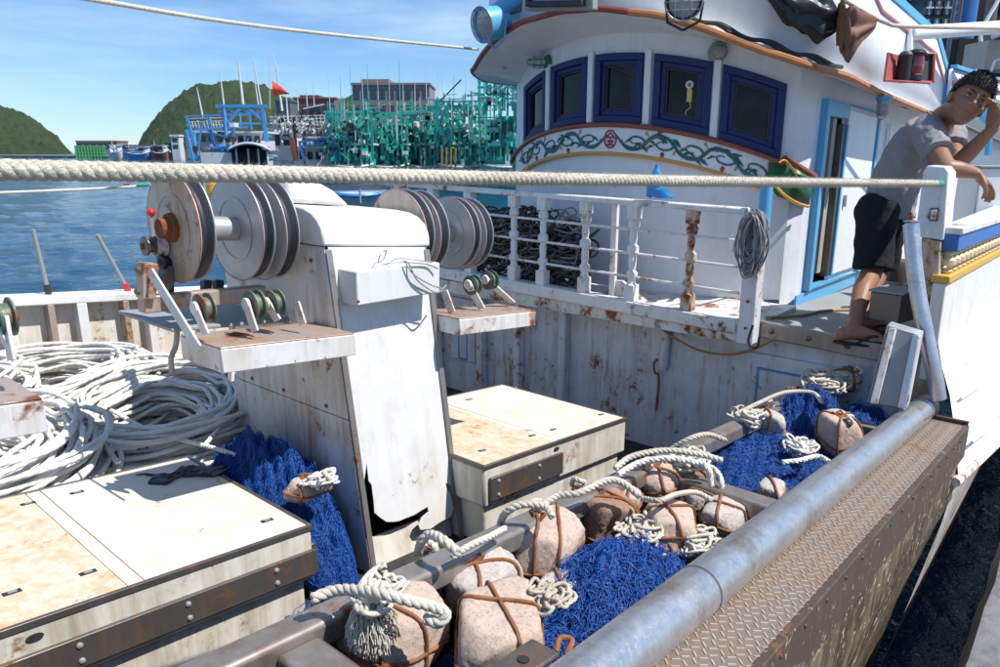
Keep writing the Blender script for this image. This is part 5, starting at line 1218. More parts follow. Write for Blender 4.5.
m = MB(); m.bar(g(232, 318, 2.62), g(231, 380, 2.62), .03, .012, up=(1, 0, 0)); obj('table_leg', m, 'white_rusty', haul)
rope_thing('tail_rope', 'grey rope end hanging down under the shelf of the line hauler', 'rope', [PY(177, 328, 2.75), PY(176, 345, 2.8), PY(171, 358, 2.8), PY(172, 372, 2.85)], .011, 'rope_grey', laid=False)
# second hauler, mostly outside the picture on the left
h2 = thing('line_hauler', 'white roller bracket and rusty shelf end at the left edge of the picture', 'winch', dk((.3, 2.3, -1.5)))
m = B_dk(); m.box(-.35, .545, 2.0, 2.26, -.556, -.55); s2 = obj('shelf_top', m, 'shelf_top', h2, bevel=.003); m = B_dk(); m.box(-.35, .545, 1.99, 2.0, -.64, -.5565); obj('shelf_front', m, 'white_rusty', s2, bevel=.003)
m = B_dk(); m.box(.535, .545, 2.0005, 2.26, -.64, -.5565); obj('shelf_end', m, 'white_rusty', s2)
m = B_dk(); m.box(-.35, -.2, 2.05, 3.0, -1.5, -.1); obj('body', m, 'white_paint', h2, bevel=.01)
roller(s2, -4, 318, 2.12, .05, foot=(14, 356)); m = MB(); m.bar(PY(4, 315, 2.1), PY(12, 360, 2.08), .05, .010, up=(1, 0, 0)); obj('roller_arm', m, 'white_rail', s2, bevel=.003)

# ================================================================== DECK HATCHES
def hatch(label, x0_, x1_, y0_, y1_, d, seams, slots, bands, group='raised deck hatches'):
    t = thing('deck_hatch', label, 'hatch', dk(((x0_ + x1_) / 2, (y0_ + y1_) / 2, -1.5)), group)
    m = B_dk(); m.box(x0_ + .03, x1_ - .03, y0_ + .03, y1_ - .03, -1.5, d - .16); obj('coaming', m, 'cream_side', t, bevel=.01)
    m = B_dk(); m.box(x0_ + .004, x1_ - .004, y0_ + .004, y1_ - .004, d - .20, d - .012); bd = obj('cover_side', m, 'cream_side', t, bevel=.012)
    xs_ = [x0_ + .014] + seams + [x1_ - .014]
    for i, (a, b) in enumerate(zip(xs_, xs_[1:])):
        m = B_dk(); m.box(a + .0012, b - .0012, y0_ + .014, y1_ - .014, d - .012, d - (.001 if i % 2 else .0)); obj('lid_plate', m, 'cream_rusty' if i == 0 else 'cream_worn', t, bevel=.002)
    for q in ((x0_, x1_, y0_, y0_ + .0135), (x0_, x1_, y1_ - .0135, y1_), (x0_, x0_ + .0135, y0_ + .0137, y1_ - .0137), (x1_ - .0135, x1_, y0_ + .0137, y1_ - .0137)):
        m = B_dk(); m.box(q[0], q[1], q[2], q[3], d - .018, d + .002); obj('edge_trim', m, 'trim_steel', t, bevel=.002)
    for (u, v) in slots:
        p = PD(u, v, d); m = B_dk(); m.box(p.x - .022, p.x + .022, p.y - .010, p.y + .010, d - .001, d + .0012); sl_ = obj('lifting_slot', m, 'black_rubber', t)
        m = B_dk(); m.box(p.x - .010, p.x + .012, p.y - .004, p.y + .004, d + .0013, d + .003); obj('slot_bar', m, 'aluminium', sl_)
    for a, b, dt, db in bands:
        m = B_dk(); m.box(a, b, y0_ - .012, y0_ + .003, db, dt); bb = obj('steel_band', m, 'beam_steel' if False else 'trim_steel', t, bevel=.003)
        k = a + .05
        while k < b - .02:
            for z in (dt - .022, db + .022):
                m = B_dk(); m.lathe([(0, .009), (.004, .008), (.007, .003)], (k, y0_ - .012, z), (0, -1, 0), 8); obj('bolt', m, 'aluminium', bb)
            k += .29
    return t
ht1 = hatch('worn cream deck hatch with steel edges in the lower left corner', -.7, 1.245, 1.91, 2.78, -1.1, [.655, .70], [(77, 492), (28, 503), (143, 448), (88, 572), (267, 520), (12, 592)], [(-.7, 1.248, -1.185, -1.275)])
ht2 = hatch('worn cream deck hatch behind the hauler with a short handle band', 2.10, 3.27, 1.905, 2.81, -1.1, [2.62, 2.66], [(469, 399), (516, 387), (601, 414), (553, 429), (532, 435), (482, 450)], [(2.13, 2.66, -1.16, -1.27)])
m = B_dk(); m.box(1.246, 1.262, 1.93, 2.76, -1.27, -1.18); obj('steel_band', m, 'trim_steel', ht1, bevel=.003)
for (x, d, par) in ((.42, -1.145, ht1), (2.62, -1.135, ht2)):
    m = B_dk(); m.prism([(x + .020 * math.cos(a * .5236), 1.9085 if par == ht1 else 1.9035, d + .009 * math.sin(a * .5236)) for a in range(12)], (0, .004, 0)); obj('drain_hole', m, 'dark_hollow', par)
# black rag on the first hatch
m = MB(dk); rows = []; cr = PD(188, 474, -1.1)
for i in range(22):
    row = []
    for k in range(14):
        a, b = i / 21 - .5, k / 13 - .5; x = cr.x + a * .26 + .02 * math.sin(b * 9); y = cr.y + b * .11 * (1 + .5 * math.sin(a * 9)) - a * .06
        row.append((x, y, -1.096 + .02 * abs(noise.noise(Vector((a * 9, b * 9, 3)))) * (1 - 4 * a * a) + .006 * noise.noise(Vector((a * 30, b * 30, 1)))))
    rows.append(row)
m.grid(rows); tag(obj('black_rag', m, 'black_tarp', solid=.003), 'black rag lying on the far edge of the left hatch', 'rag')

# ================================================================== COILED ROPES
def coil(name, label, c, Rm, aw, ah, turns, r, mat, seed, tilt=(0, 0), ell=1.0, n=7, loose=0):
    g_ = random.Random(seed); P = []; per = 64; u = w_ = 0
    offs = [(math.sqrt(g_.random()), g_.random() * 6.283) for _ in range(turns + 2)]
    ex = [g_.uniform(-.05, .05) for _ in range(turns + 2)]; ey = [g_.uniform(-.05, .05) for _ in range(turns + 2)]
    for i in range(turns * per):
        k, f_ = divmod(i, per); f_ = f_ / per; s_ = f_ * f_ * (3 - 2 * f_)
        def o(kk): rr, a = offs[kk]; return rr * math.cos(a) * aw, rr * math.sin(a) * ah
        a0, b0 = o(k); a1, b1 = o(k + 1); da = a0 + (a1 - a0) * s_; db = b0 + (b1 - b0) * s_
        th_ = 2 * math.pi * f_; rad = Rm + da + .012 * math.sin(th_ * 3 + k * 1.7) + .02 * math.sin(th_ * 2 + k)
        x = rad * math.cos(th_) * ell + ex[k] * (1 - s_) + ex[k + 1] * s_; y = rad * math.sin(th_) + ey[k] * (1 - s_) + ey[k + 1] * s_; z = ah + db + .010 * math.sin(th_ * 4 + k * 2.3)
        P.append((c[0] + x, c[1] + y, c[2] + z + x * tilt[0] + y * tilt[1]))
    o_ = strands(name, np.array([P]), r, mat, n=n, uv=True); tag(o_, label, 'rope coil', 'rope coils on the foredeck'); return o_
coil('rope_coil', 'largest coil of white rope, beside the line hauler and behind the left hatch', (1.40, 3.36, -1.64), .38, .18, .29, 170, .0110, 'rope_white', 1, tilt=(-.05, .14))
coil('rope_coil', 'pale rope coil against the far bulwark at the back left', (1.12, 4.02, -1.58), .38, .21, .27, 130, .0105, 'rope_white', 2, tilt=(0, .05))
coil('rope_coil', 'white rope coil cut by the left edge of the picture behind the hatch', (.62, 3.22, -1.58), .32, .18, .28, 130, .0110, 'rope_white', 3, tilt=(0, .1))
coil('rope_coil', 'rope coil at the far left edge below the bulwark', (.62, 4.08, -1.54), .32, .19, .27, 100, .0105, 'rope_white', 4)
coil('rope_coil', 'small neat stack of white rope seen between the hauler and the right hatch', (2.66, 3.05, -1.78), .13, .05, .20, 44, .011, 'rope_white', 5)
for i, (pts, lab) in enumerate((([(100, 203 + 0, 0)], ''),)):
    pass
for pts, lab in (([(68, 440), (80, 418), (105, 408), (150, 430), (215, 448), (258, 462)], 'slack white rope crossing from the left coil to the largest coil'),
                 ([(10, 470), (22, 430), (60, 425), (95, 436), (118, 462)], 'slack white rope looping over the coil at the left edge'),
                 ([(205, 445), (222, 420), (215, 395), (232, 372)], 'short rope tail lying on the front of the largest coil')):
    rope_thing('slack_rope', lab, 'rope', [PZ(u, v, -1.20) for u, v in pts], .0105, 'rope_white', fuzz=60)
for (u, v, mt, lab) in ((106, 372, 'yellow_tape', 'yellow tape mark on the rope coil at the back left'), (45, 400, 'yellow_tape', 'yellow tape mark on the rope at the left edge'), (36, 380, 'green_tape', 'green tape mark on the rope at the left edge')):
    c = PZ(u, v, -1.33); m = MB(); m.tube([c - V(.03, -.01, 0), c + V(.03, -.01, 0)], .0155, 10); tag(obj('tape_mark', m, mt), lab, 'tape')

# ================================================================== NETS
def net(name, label, c, a, b, h, n_, seed, top=None, r=.00115, depth=.05, lobes=4, mat='net_blue', fall=None, L_=23, step=.0125, base=True):
    g_ = np.random.default_rng(seed); c = Vector(c)
    lb = [(g_.uniform(-.6, .6), g_.uniform(-.6, .6), g_.uniform(.35, .7), g_.uniform(.3, 1)) for _ in range(lobes)]
    def H(X, Y):     # X,Y in unit disc coordinates
        q = np.clip(1 - X ** 2 - Y ** 2, 0, 1) ** .5; e = sum(s * np.exp(-((X - p) ** 2 + (Y - o) ** 2) / w_ ** 2) for p, o, w_, s in lb) / lobes * 1.6
        rip = .13 * np.sin(X * 9 + seed) * np.cos(Y * 8 + 2 * seed) + .09 * np.sin(X * 19 + Y * 15 + seed) + .06 * np.cos(Y * 27 - X * 22)
        z = h * (q * (.55 + .6 * e) + rip * q)
        if fall: z = z - fall * np.clip(-Y - .0, 0, 1) ** 1.6
        return z
    if base:
        ring_ = []
        for i in range(22):
            rr = (i / 21); row = []
            for k in range(49):
                t_ = 2 * math.pi * k / 48; X, Y_ = rr * math.cos(t_), rr * math.sin(t_)
                z = float(H(np.array(X), np.array(Y_))); x = c.x + X * a; y = c.y + Y_ * b; row.append((x, y, c.z - K1 * (x - c.x) + z - .012 + .012 * noise.noise(Vector((x * 30, y * 30, seed)))))
            ring_.append(row)
        m = MB(); m.grid(ring_)
    th_ = g_.uniform(0, 2 * np.pi, n_); rad = np.sqrt(g_.uniform(0, 1, n_)); X = rad * np.cos(th_); Y_ = rad * np.sin(th_)
    hd = g_.uniform(0, 2 * np.pi, n_); kap = g_.normal(0, .28, n_); lift = g_.exponential(.008, n_) - .005; P = np.zeros((n_, L_, 3)); am = g_.uniform(.003, .013, n_); fr = g_.uniform(.25, .8, n_); ph = g_.uniform(0, 6.28, n_)
    for i in range(L_):
        X = X + np.cos(hd) * step / a; Y_ = Y_ + np.sin(hd) * step / b * (.5 if fall else 1); rr = np.sqrt(X ** 2 + Y_ ** 2); over = rr > 1; X = np.where(over, X / rr, X); Y_ = np.where(over, Y_ / rr, Y_); hd = np.where(over, hd + .9, hd)
        kap = kap * .8 + g_.normal(0, .34, n_); hd = hd + kap
        x = c.x + X * a; y = c.y + Y_ * b
        P[:, i, 0] = x; P[:, i, 1] = y; P[:, i, 2] = c.z - K1 * (x - c.x) + H(X, Y_) + lift + am * np.sin(fr * i + ph)
    o = strands(name, P, r, mat); tag(o, label, 'fishing net', 'blue nets')
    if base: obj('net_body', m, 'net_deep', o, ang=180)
    return o
net('fishing_net', 'heap of blue netting among the front stones beside the gunwale pipe', PD(616, 592, -1.03), .29, .16, .12, 3300, 3)
net('fishing_net', 'low blue netting lying between the brown stone and the cross bar', PD(560, 640, -1.05), .55, .15, .05, 1200, 4)
net('fishing_net', 'blue netting filling the trough beyond the cross bar', PD(775, 462, -1.04), .62, .235, .11, 3400, 5)
net('fishing_net', 'highest mound of blue netting at the back of the trough by the round stone', PD(805, 425, -.98), .30, .15, .19, 2400, 6)
net('fishing_net', 'blue netting piled between the left hatch and the line hauler', (1.43, 2.42, -1.36), .165, .44, .24, 3400, 7, fall=.34)
net('fishing_net', 'scrap of blue netting in the bottom corner of the trough', PD(322, 640, -1.08), .12, .07, .06, 700, 8)
net('fishing_net', 'flat blue netting at the far end of the trough beside the pipe', PD(865, 428, -1.02), .35, .12, .10, 1300, 9)

# ================================================================== STONE SINKERS
def stone_fn(seed, sc):
    g_ = random.Random(seed); pl2 = []
    for k in range(13):
        z = g_.uniform(-1, 1); a = g_.uniform(0, 6.283); q = math.sqrt(1 - z * z); pl2.append((Vector((q * math.cos(a), q * math.sin(a), z)), g_.uniform(.74, .98)))
    pl2 = [(a_, b_ + .10) for a_, b_ in pl2]
    for v_ in ((1, 0, 0), (-1, 0, 0), (0, 1, 0), (0, -1, 0), (0, 0, 1), (0, 0, -1)): pl2.append(((Vector(v_) + Vector((g_.uniform(-.22, .22), g_.uniform(-.22, .22), g_.uniform(-.22, .22)))).normalized(), g_.uniform(.74, .88)))
    def f(d):
        s_ = sum(max(0, d.dot(n_)) ** 13 / h ** 13 for n_, h in pl2); r = (s_ + .5 ** 13) ** (-1 / 13)
        r = min(r, 1.16); r *= 1 + .022 * noise.noise(d * 2.4 + Vector((seed, 0, 0))) + .010 * noise.noise(d * 9 + Vector((0, seed, 0)))
        return Vector((d.x * sc[0], d.y * sc[1], d.z * sc[2])) * r
    return f
def ico(n=4):
    import bmesh
    bm = bmesh.new(); bmesh.ops.create_icosphere(bm, subdivisions=n, radius=1); vs = [v.co.copy().normalized() for v in bm.verts]; fs = [tuple(v.index for v in f.verts) for f in bm.faces]; bm.free(); return vs, fs
ICO = ico(5)
def sinker(label, u, v, d, r, mat, seed, rot=0, sq=(1, .92, .8), bands=((0, 0), (1.57, 0)), loop=None, up=.0):
    d += .010; r *= 1.04
    c = PD(u, v, d); t = thing('stone_sinker', label, 'stone', c - V(0, 0, r * sq[2] * .8), 'wired stone sinkers in the trough'); f = stone_fn(seed, (r * sq[0], r * sq[1], r * sq[2])); M = Matrix.Rotation(rot, 3, 'Z') @ Matrix.Rotation(up, 3, 'X')
    m = MB(); m.add([tuple(c + M @ (f(d_) + d_ * (.0022 * noise.noise(d_ * 11) + .0016 * noise.noise(d_ * 30) + .0010 * noise.noise(d_ * 70)))) for d_ in ICO[0]], ICO[1]); obj('stone', m, mat, t, ang=180)
    for (az, of) in bands:
        m = MB(); e1 = Vector((math.cos(az), math.sin(az), 0)); nrm = Vector((-math.sin(az), math.cos(az), 0)); P = []
        for k in range(40):
            a = 2 * math.pi * k / 40; d_ = (e1 * math.cos(a) + V(0, 0, 1) * math.sin(a) + nrm * (of + .07 * math.sin(2 * a + seed))).normalized(); P.append(c + M @ (f(d_) + d_ * .0035))
        m.tube(P, .0048, 7, closed=True); obj('iron_strap', m, 'rusty_iron', t)
    m = MB(); e = []
    zf = -.15
    for k in range(40):
        a = 2 * math.pi * k / 40; d_ = V(math.cos(a), math.sin(a), zf + .22 * math.sin(a + seed)).normalized(); e.append(c + M @ (f(d_) + d_ * .0035))
    m.tube(e, .0044, 7, closed=True); obj('iron_strap', m, 'rusty_iron', t)
    if loop:
        lu, lv, lr, la = loop; cc = PD(lu, lv, d + r * .75); m = MB(); ax = V(math.cos(la), math.sin(la), 0); P = [cc + ax * math.cos(k * .3927) * lr + V(0, 0, 1) * math.sin(k * .3927) * lr * 1.0 + ax.cross(V(0, 0, 1)) * .01 * math.sin(k) for k in range(17)]
        laid_rope(m, P, .0085, n=6, fuzz=50); obj('rope_eye', m, 'rope_old', t, ang=180)
        m = MB(); base = c + M @ f(V(0, 0, 1)); m.tube(smoothpath([base + V(-.02, .01, 0), base + V(0, 0, .018), cc - V(0, 0, lr), cc - V(.02, 0, lr * .4), base + V(.02, .02, .004)], 5), .0045, 6); m.tube(smoothpath([cc - V(.01, 0, lr * .9), cc - V(-.012, .012, lr * .5), cc - V(.012, -.01, lr * .2), base + V(-.01, .03, .01)], 5), .0042, 6); obj('iron_ring', m, 'rusty_iron', t)
    return t
SK = [('front left pink stone under the frayed white rope knot', 388, 632, -.955, .118, 'stone_pink', 11, .3, (1.0, .95, .85), ((.4, 0), (1.5, .1)), None),
      ('biggest pink stone at the bottom with a cross of rusty straps', 500, 634, -.955, .125, 'stone_pink', 12, .9, (1.05, .9, .80), ((.1, 0), (1.25, 0)), None),
      ('pale stone with a rope eye on top just behind the two front stones', 482, 583, -.965, .110, 'stone_grey', 13, .2, (1.12, .8, .75), ((.9, .25), (2.2, .1)), (432, 545, .024, .8)),
      ('pink stone with two vertical straps in the middle of the near trough', 545, 545, -.950, .108, 'stone_pink', 14, .5, (1.0, .95, .88), ((.2, .3), (.3, -.35)), (536, 508, .023, .4)),
      ('round brown pink stone next to the upright rope eye', 603, 517, -.955, .098, 'stone_brown', 15, 1.2, (1.0, .92, .9), ((1.2, .2), (.4, -.3)), (578, 484, .020, 2.0)),
      ('topmost pale stone before the cross bar', 660, 482, -.930, .092, 'stone_pink', 16, .1, (1.0, .9, .8), ((.7, .1), (1.9, .2)), (648, 464, .020, .2)),
      ('speckled stone with a cross strap in front of the topmost pale stone', 670, 521, -.930, .100, 'stone_pink', 17, .6, (1.12, .9, .68), ((.3, .1), (1.7, 0)), None),
      ('flat tan stone against the gunwale pipe before the cross bar', 724, 515, -.955, .092, 'stone_grey', 18, .2, (1.15, .8, .58), ((.1, .2), (1.5, 0)), None),
      ('small dark brown stone underneath the speckled stone', 662, 552, -1.00, .062, 'stone_brown', 19, .4, (1, 1, .95), ((.5, 0),), None),
      ('grey stone with one strap at the beam beyond the cross bar', 766, 426, -.93, .090, 'stone_grey', 20, .2, (.72, 1.0, 1.0), ((.3, 0),), (770, 404, .02, .6)),
      ('rounded stone standing alone in the far netting beside the pipe', 838, 433, -.89, .100, 'stone_pink', 21, .9, (1.0, .85, .95), ((.9, .1), (2.2, .2)), (850, 420, .02, .3)),
      ('small tan stone half buried in netting by the pipe', 772, 490, -.97, .062, 'stone_grey', 22, .2, (1.1, .8, .7), ((.6, 0),), None),
      ('farthest stone in the rope heap under the side deck', 848, 379, -.80, .085, 'stone_pink', 23, .2, (1.0, .9, .75), ((.6, .1), (1.9, 0)), (858, 370, .02, 1.0)),
      ('pale block wedged between the front pair and the blue net', 560, 596, -1.00, .080, 'stone_grey', 31, .4, (1, .8, .8), ((.5, 0),), None),
      ('brown block lying low between the round stone and the blue net', 628, 556, -1.02, .070, 'stone_brown', 32, .4, (1, .9, .9), ((.9, 0),), None),
      ('tan block behind the lone far stone at the end of the trough', 800, 402, -.93, .075, 'stone_pink', 33, .7, (1.1, .8, .8), ((.3, 0), (1.6, 0)), None),
      ('small pink cobble squeezed between the round brown stone and the beam', 628, 498, -.94, .058, 'stone_pink', 34, .4, (1, .9, .8), ((.2, 0),), None),
      ('small grey cobble between the speckled stone and the flat tan stone', 700, 500, -.95, .055, 'stone_grey', 35, .9, (1, .9, .8), ((.8, 0),), None),
      ('tan cobble at the beam just before the cross bar', 698, 478, -.945, .062, 'stone_brown', 36, .2, (1.1, .9, .8), ((.8, 0),), None),
      ('rounded pink block against the beam beyond the grey strapped stone', 792, 400, -.91, .070, 'stone_pink', 37, .5, (1, .9, .9), ((.4, 0),), (800, 386, .018, .4)),
      ('small stone tangled in netting beside the left hatch', 308, 487, -1.07, .075, 'stone_pink', 24, .2, (1.2, .8, .6), ((.6, .1),), (328, 478, .03, 1.0))]
for (lab, u, v, d, r, mt, sd, rot, sq, bands, loop) in SK: sinker(lab, u, v, d, r, mt, sd, rot, sq, bands, loop)
# frayed ropes lying over the beam and between the stones
def gr(u, v, d): return PD(u, v, d)
RL = [('thick white rope from the front knot over the beam to the left', [(312, 598, -.80), (335, 590, -.79), (362, 590, -.77), (385, 594, -.76), (408, 600, -.77), (432, 606, -.79), (446, 612, -.80), (440, 622, -.82), (425, 618, -.82)], .012, 'rope_old', 220),
      ('short white rope rising over the beam to the second rope eye', [(418, 552, -.86), (422, 540, -.81), (430, 534, -.79), (444, 540, -.78), (458, 552, -.80)], .012, 'rope_old', 160),
      ('double white rope over the beam at the pink stone in the middle', [(500, 524, -.88), (506, 512, -.82), (522, 504, -.79), (545, 506, -.79), (552, 516, -.80)], .011, 'rope_old', 140),
      ('white rope arching from the upright rope eye to the topmost stone', [(538, 508, -.84), (556, 496, -.82), (580, 492, -.80), (606, 480, -.78), (622, 482, -.79), (640, 496, -.82)], .011, 'rope_old', 160),
      ('grey white rope lying along the beam behind the topmost stone', [(615, 468, -.83), (632, 456, -.80), (665, 450, -.78), (700, 454, -.78), (722, 460, -.79)], .011, 'rope_old', 140),
      ('second strand of rope lying along the beam behind the topmost stone', [(618, 474, -.83), (640, 462, -.80), (668, 458, -.78), (696, 462, -.79), (708, 468, -.80), (711, 486, -.86)], .011, 'rope_white', 120),
      ('white rope bridging the beam before the far netting', [(672, 448, -.84), (690, 438, -.79), (708, 434, -.78), (726, 440, -.80)], .010, 'rope_old', 110),
      ('ropes laid over the far end of the beam', [(735, 414, -.84), (760, 402, -.80), (785, 392, -.78), (812, 392, -.78), (822, 402, -.80)], .010, 'rope_old', 100),
      ('rope tail lying on blue netting under the lone stone', [(782, 462, -.91), (800, 460, -.90), (818, 456, -.90), (830, 462, -.90)], .011, 'rope_white', 140)]
RL += [('rope trailing along the inner beam between the two near rope eyes', [(452, 556, -.83), (470, 545, -.815), (490, 536, -.81), (505, 528, -.82)], .009, 'rope_old', 90),
       ('white rope across the topmost stones to the cross bar', [(642, 498, -.84), (660, 500, -.82), (676, 494, -.83), (696, 492, -.86), (712, 500, -.87)], .009, 'rope_old', 90),
       ('rope end draped over the cross bar onto the far netting', [(700, 462, -.82), (716, 470, -.84), (722, 484, -.87), (716, 496, -.92)], .009, 'rope_white', 90)]
for lab, pts, r, mt, fz in RL: rope_thing('sinker_rope', lab, 'rope', [gr(*p) for p in pts], r, mt, fuzz=fz, group='ropes of the stone sinkers')
def tangle(name, label, c, rad, n_, r, mat, seed, sq=.5, L_=26):
    g_ = random.Random(seed); paths = []
    for k in range(n_):
        ph = g_.uniform(0, 6.28); rr = g_.uniform(.25, 1) * rad; tx = g_.uniform(-.6, .6); ty = g_.uniform(-.6, .6); o = V(g_.gauss(0, rad * .3), g_.gauss(0, rad * .3), abs(g_.gauss(0, rad * .2)))
        w1 = g_.uniform(.14, .30); w2 = w1 * g_.uniform(.7, 1.9)
        paths.append([tuple(V(*c) + o + V(rr * math.cos(ph + i * w1) + .25 * rad * math.sin(i * w2 * 1.7), rr * .8 * math.sin(ph + i * w2), sq * rr * (tx * math.cos(ph + i * .24) + ty * math.sin(i * .37)) + r)) for i in range(L_)])
    return tag(strands(name, np.array(paths), r, mat, n=6, uv=True), label, 'rope')
tangle('frayed_knot', 'frayed white rope knot resting on the front left stone', PD(378, 596, -.80), .045, 26, .0055, 'rope_old', 1, .6)
# loose fibres of that knot
g_ = np.random.default_rng(3); c = np.array(PD(372, 600, -.80)); P = np.zeros((420, 9, 3)); d0 = g_.normal(0, 1, (420, 3)); d0[:, 2] -= .5; d0[:, 0] -= .9; d0 /= np.linalg.norm(d0, axis=1, keepdims=True)
for i in range(9): P[:, i] = c + d0 * (.008 + i * .0058) + np.stack([np.zeros(420), np.zeros(420), -.0011 * np.ones(420) * i * i], 1) + g_.normal(0, .0022, (420, 3))
tag(strands('frayed_fibres', P, .0014, 'rope_cream'), 'fan of frayed white fibres on the front left stone', 'rope')
for lab, u, v, d, rad, n_, r, mt, sd in (('knotted white netting rope between the front stones and the blue net', 548, 600, -.87, .038, 30, .0046, 'rope_old', 2), ('tangled rope chain right of the round brown stone', 640, 535, -.93, .055, 44, .0050, 'rope_old', 3), ('rope chain running under the flat tan stone by the pipe', 700, 545, -.95, .05, 38, .0048, 'rope_old', 4), ('coiled frayed white rope on the far blue netting', 800, 448, -.91, .055, 46, .0050, 'rope_white', 5),
                                         ('heap of rope in front of the side deck at the far end of the trough', 825, 386, -.82, .10, 60, .0068, 'rope_old', 6), ('white rope knot on the beam beyond the topmost stone', 690, 462, -.85, .06, 36, .0058, 'rope_old', 7), ('rope bundle on the beam beside the far grey stone', 748, 420, -.86, .06, 36, .0060, 'rope_old', 8), ('white rope tangle on the small stone in the netting by the left hatch', 320, 482, -1.02, .045, 36, .0044, 'rope_white', 9)):
    tangle('rope_tangle', lab, PD(u, v, d), rad, n_, r, mt, sd)['group'] = 'tangles of rope among the stones'
m = MB(); m.sphere(PD(664, 556, -.96), .010, 8, 6); tag(obj('yellow_tag', m, 'yellow_tape'), 'tiny yellow tag on the rope under the speckled stone', 'tag')
# steel plate and shackle at the bottom of the picture
m = B_dk(); p = PD(530, 655, -.84); m.box(p.x - .10, p.x + .05, p.y - .035, p.y + .035, -.852, -.840); sp2 = obj('lug_plate', m, 'trim_steel', bevel=.006); tag(sp2, 'dark steel lug plate with a hole at the bottom edge beside the pipe', 'plate')
m = B_dk(); m.lathe([(0, .012), (.002, .012)], (p.x - .02, p.y, -.8395), (0, 0, 1), 12); obj('hole', m, 'dark_hollow', sp2)
m = MB(); m.tube(smoothpath([PD(556, 652, -.86), PD(560, 638, -.85), PD(572, 640, -.85), PD(566, 655, -.86)], 6), .006, 7); tag(obj('rusty_shackle', m, 'rusty_iron'), 'rusty shackle beside the lug plate at the bottom edge', 'shackle')

# ================================================================== LONG MOORING ROPE AND STAYS
A0 = C(0, 168, .92); A1 = C(941, 183, 3.36); dirv = (A1 - A0)
m = MB(); st = A0 - dirv * .12; pth = [st.lerp(A1, i / 60) + V(0, 0, -.004 * math.sin(math.pi * i / 60)) for i in range(61)]
laid_rope(m, pth, .0142, pitch=.046, n=9, fuzz=30000, step=.005)
hero = obj('mooring_rope', m, 'rope_cream', ang=180); tag(hero, 'thick cream mooring rope stretched right across the picture to the leaning post', 'rope')
m = MB(); m.tube([pth[-2], A1 + dirv.normalized() * .05], .0155, 10); obj('green_whipping', m, 'green_tape', hero)
m = MB(); m.tube(smoothpath([A1, A1 + V(.05, -.01, .005), A1 + V(.08, 0, -.01)], 4), .004, 5); obj('end_wire', m, 'trim_steel', hero)
rope_thing('stay_rope', 'thin white rope crossing the sky from the top left to the brow', 'rope', [C(60, -6, 2.2), C(270, 27, 3.2), C(478, 49, 5.0)], .0085, 'rope_cream', per=30)
rope_thing('guy_line', 'thin cream line with coloured tape over the water behind the mooring rope', 'rope', [C(-20, 193, 2.6), C(80, 189, 2.9), C(166, 184, 3.2)], .0055, 'rope_cream', laid=False)
for u, mt, lab in ((126, 'red_plastic', 'red tape mark on the thin line over the water'), (138, 'green_tape', 'green tape mark on the thin line over the water')):
    a, b = C(u - 2, 192 - (u + 20) * .0484 - .0, 3.06), C(u + (3 if mt == 'red_plastic' else 12), 192 - (u + 24) * .0484, 3.08); m = MB(); m.tube([a + V(0, 0, -.001), b], .0068, 8); tag(obj('tape_mark', m, mt), lab, 'tape')
# poles leaning on the far rail
for u0, v0, u1, v1, mt, lab in ((33, 229, 48, 290, 'black_rubber', 'worn pole with a black foot standing on the far rail'), (97, 234, 127, 288, 'red_plastic', 'worn pole with a red foot standing on the far rail')):
    a, b = PY(u0, v0, 4.75), PY(u1, v1, 4.755); t = thing('rail_pole', lab, 'pole', b, 'poles on the far rail'); m = MB(); m.tube([b, a], .012, 10); obj('pole', m, 'tape_grey', t)
    m = MB(); dd = (a - b).normalized(); m.tube([b - dd * .02, b + dd * .035], .018, 10); obj('pole_foot', m, mt, t)
t = thing('yellow_roller', 'yellow ribbed fitting between the two left pulley wheels under the rope', 'roller', PY(212, 188, 3.0)); m = MB(); c = PY(212, 176, 3.05)
m.lathe([(0, .03), (.03, .03), (.032, .024), (.05, .024), (.052, .03), (.09, .03), (.092, .024), (.12, .024)], c - V(0, 0, .12), (0, 0, 1), 12); obj('roller_body', m, 'yellow_paint', t)

# ================================================================== GUNWALE END: tall fender pipe, box, bin
m = MB(); m.tube(smoothpath([C(911, 224, 3.26), C(914, 262, 3.24), C(919, 300, 3.22), C(927, 340, 3.20), C(934, 372, 3.20), C(938, 398, 3.22)], 8), .034, 20); pp = obj('bent_pipe', m, 'galvanised'); tag(pp, 'scuffed galvanised pipe standing bent in front of the leaning post', 'pipe')
m = MB(); m.tube([C(912, 222, 3.26), C(910, 212, 3.26)], .010, 8); obj('pipe_pin', m, 'trim_steel', pp); m = MB(); m.lathe([(0, .012), (.02, .036), (.024, .020)], C(911, 225, 3.26), (0, 0, 1), 16); obj('pipe_cap', m, 'galvanised', pp)
t = thing('steel_box', 'open topped grey and white steel box tilted beside the end of the gunwale pipe', 'box', C(890, 400, 3.1))
P = [C(888, 326, 3.12), C(921, 336, 3.02), C(907, 408, 3.00), C(869, 402, 3.10)]; back = V(.20, .02, 0)
def plate(a, b, c, d, th_, mat, name, par): quadbox(name, mat, [a, b, c, d], th_, par, .003)
plate(P[0], P[1], P[2], P[3], .006, 'tape_grey', 'front_side', t)
plate(P[1], P[1] + back * .5, P[2] + back * .5, P[2], .006, 'white_rusty', 'right_side', t)
plate(P[0] + back * .5, P[0], P[3], P[3] + back * .5, .006, 'tape_grey', 'left_side', t)
plate(P[0] + back * .5 + V(0, 0, .004), P[1] + back * .5 + V(0, 0, .004), P[1] + V(0, 0, .004), P[0] + V(0, 0, .004), .006, 'aluminium', 'top_side', t)
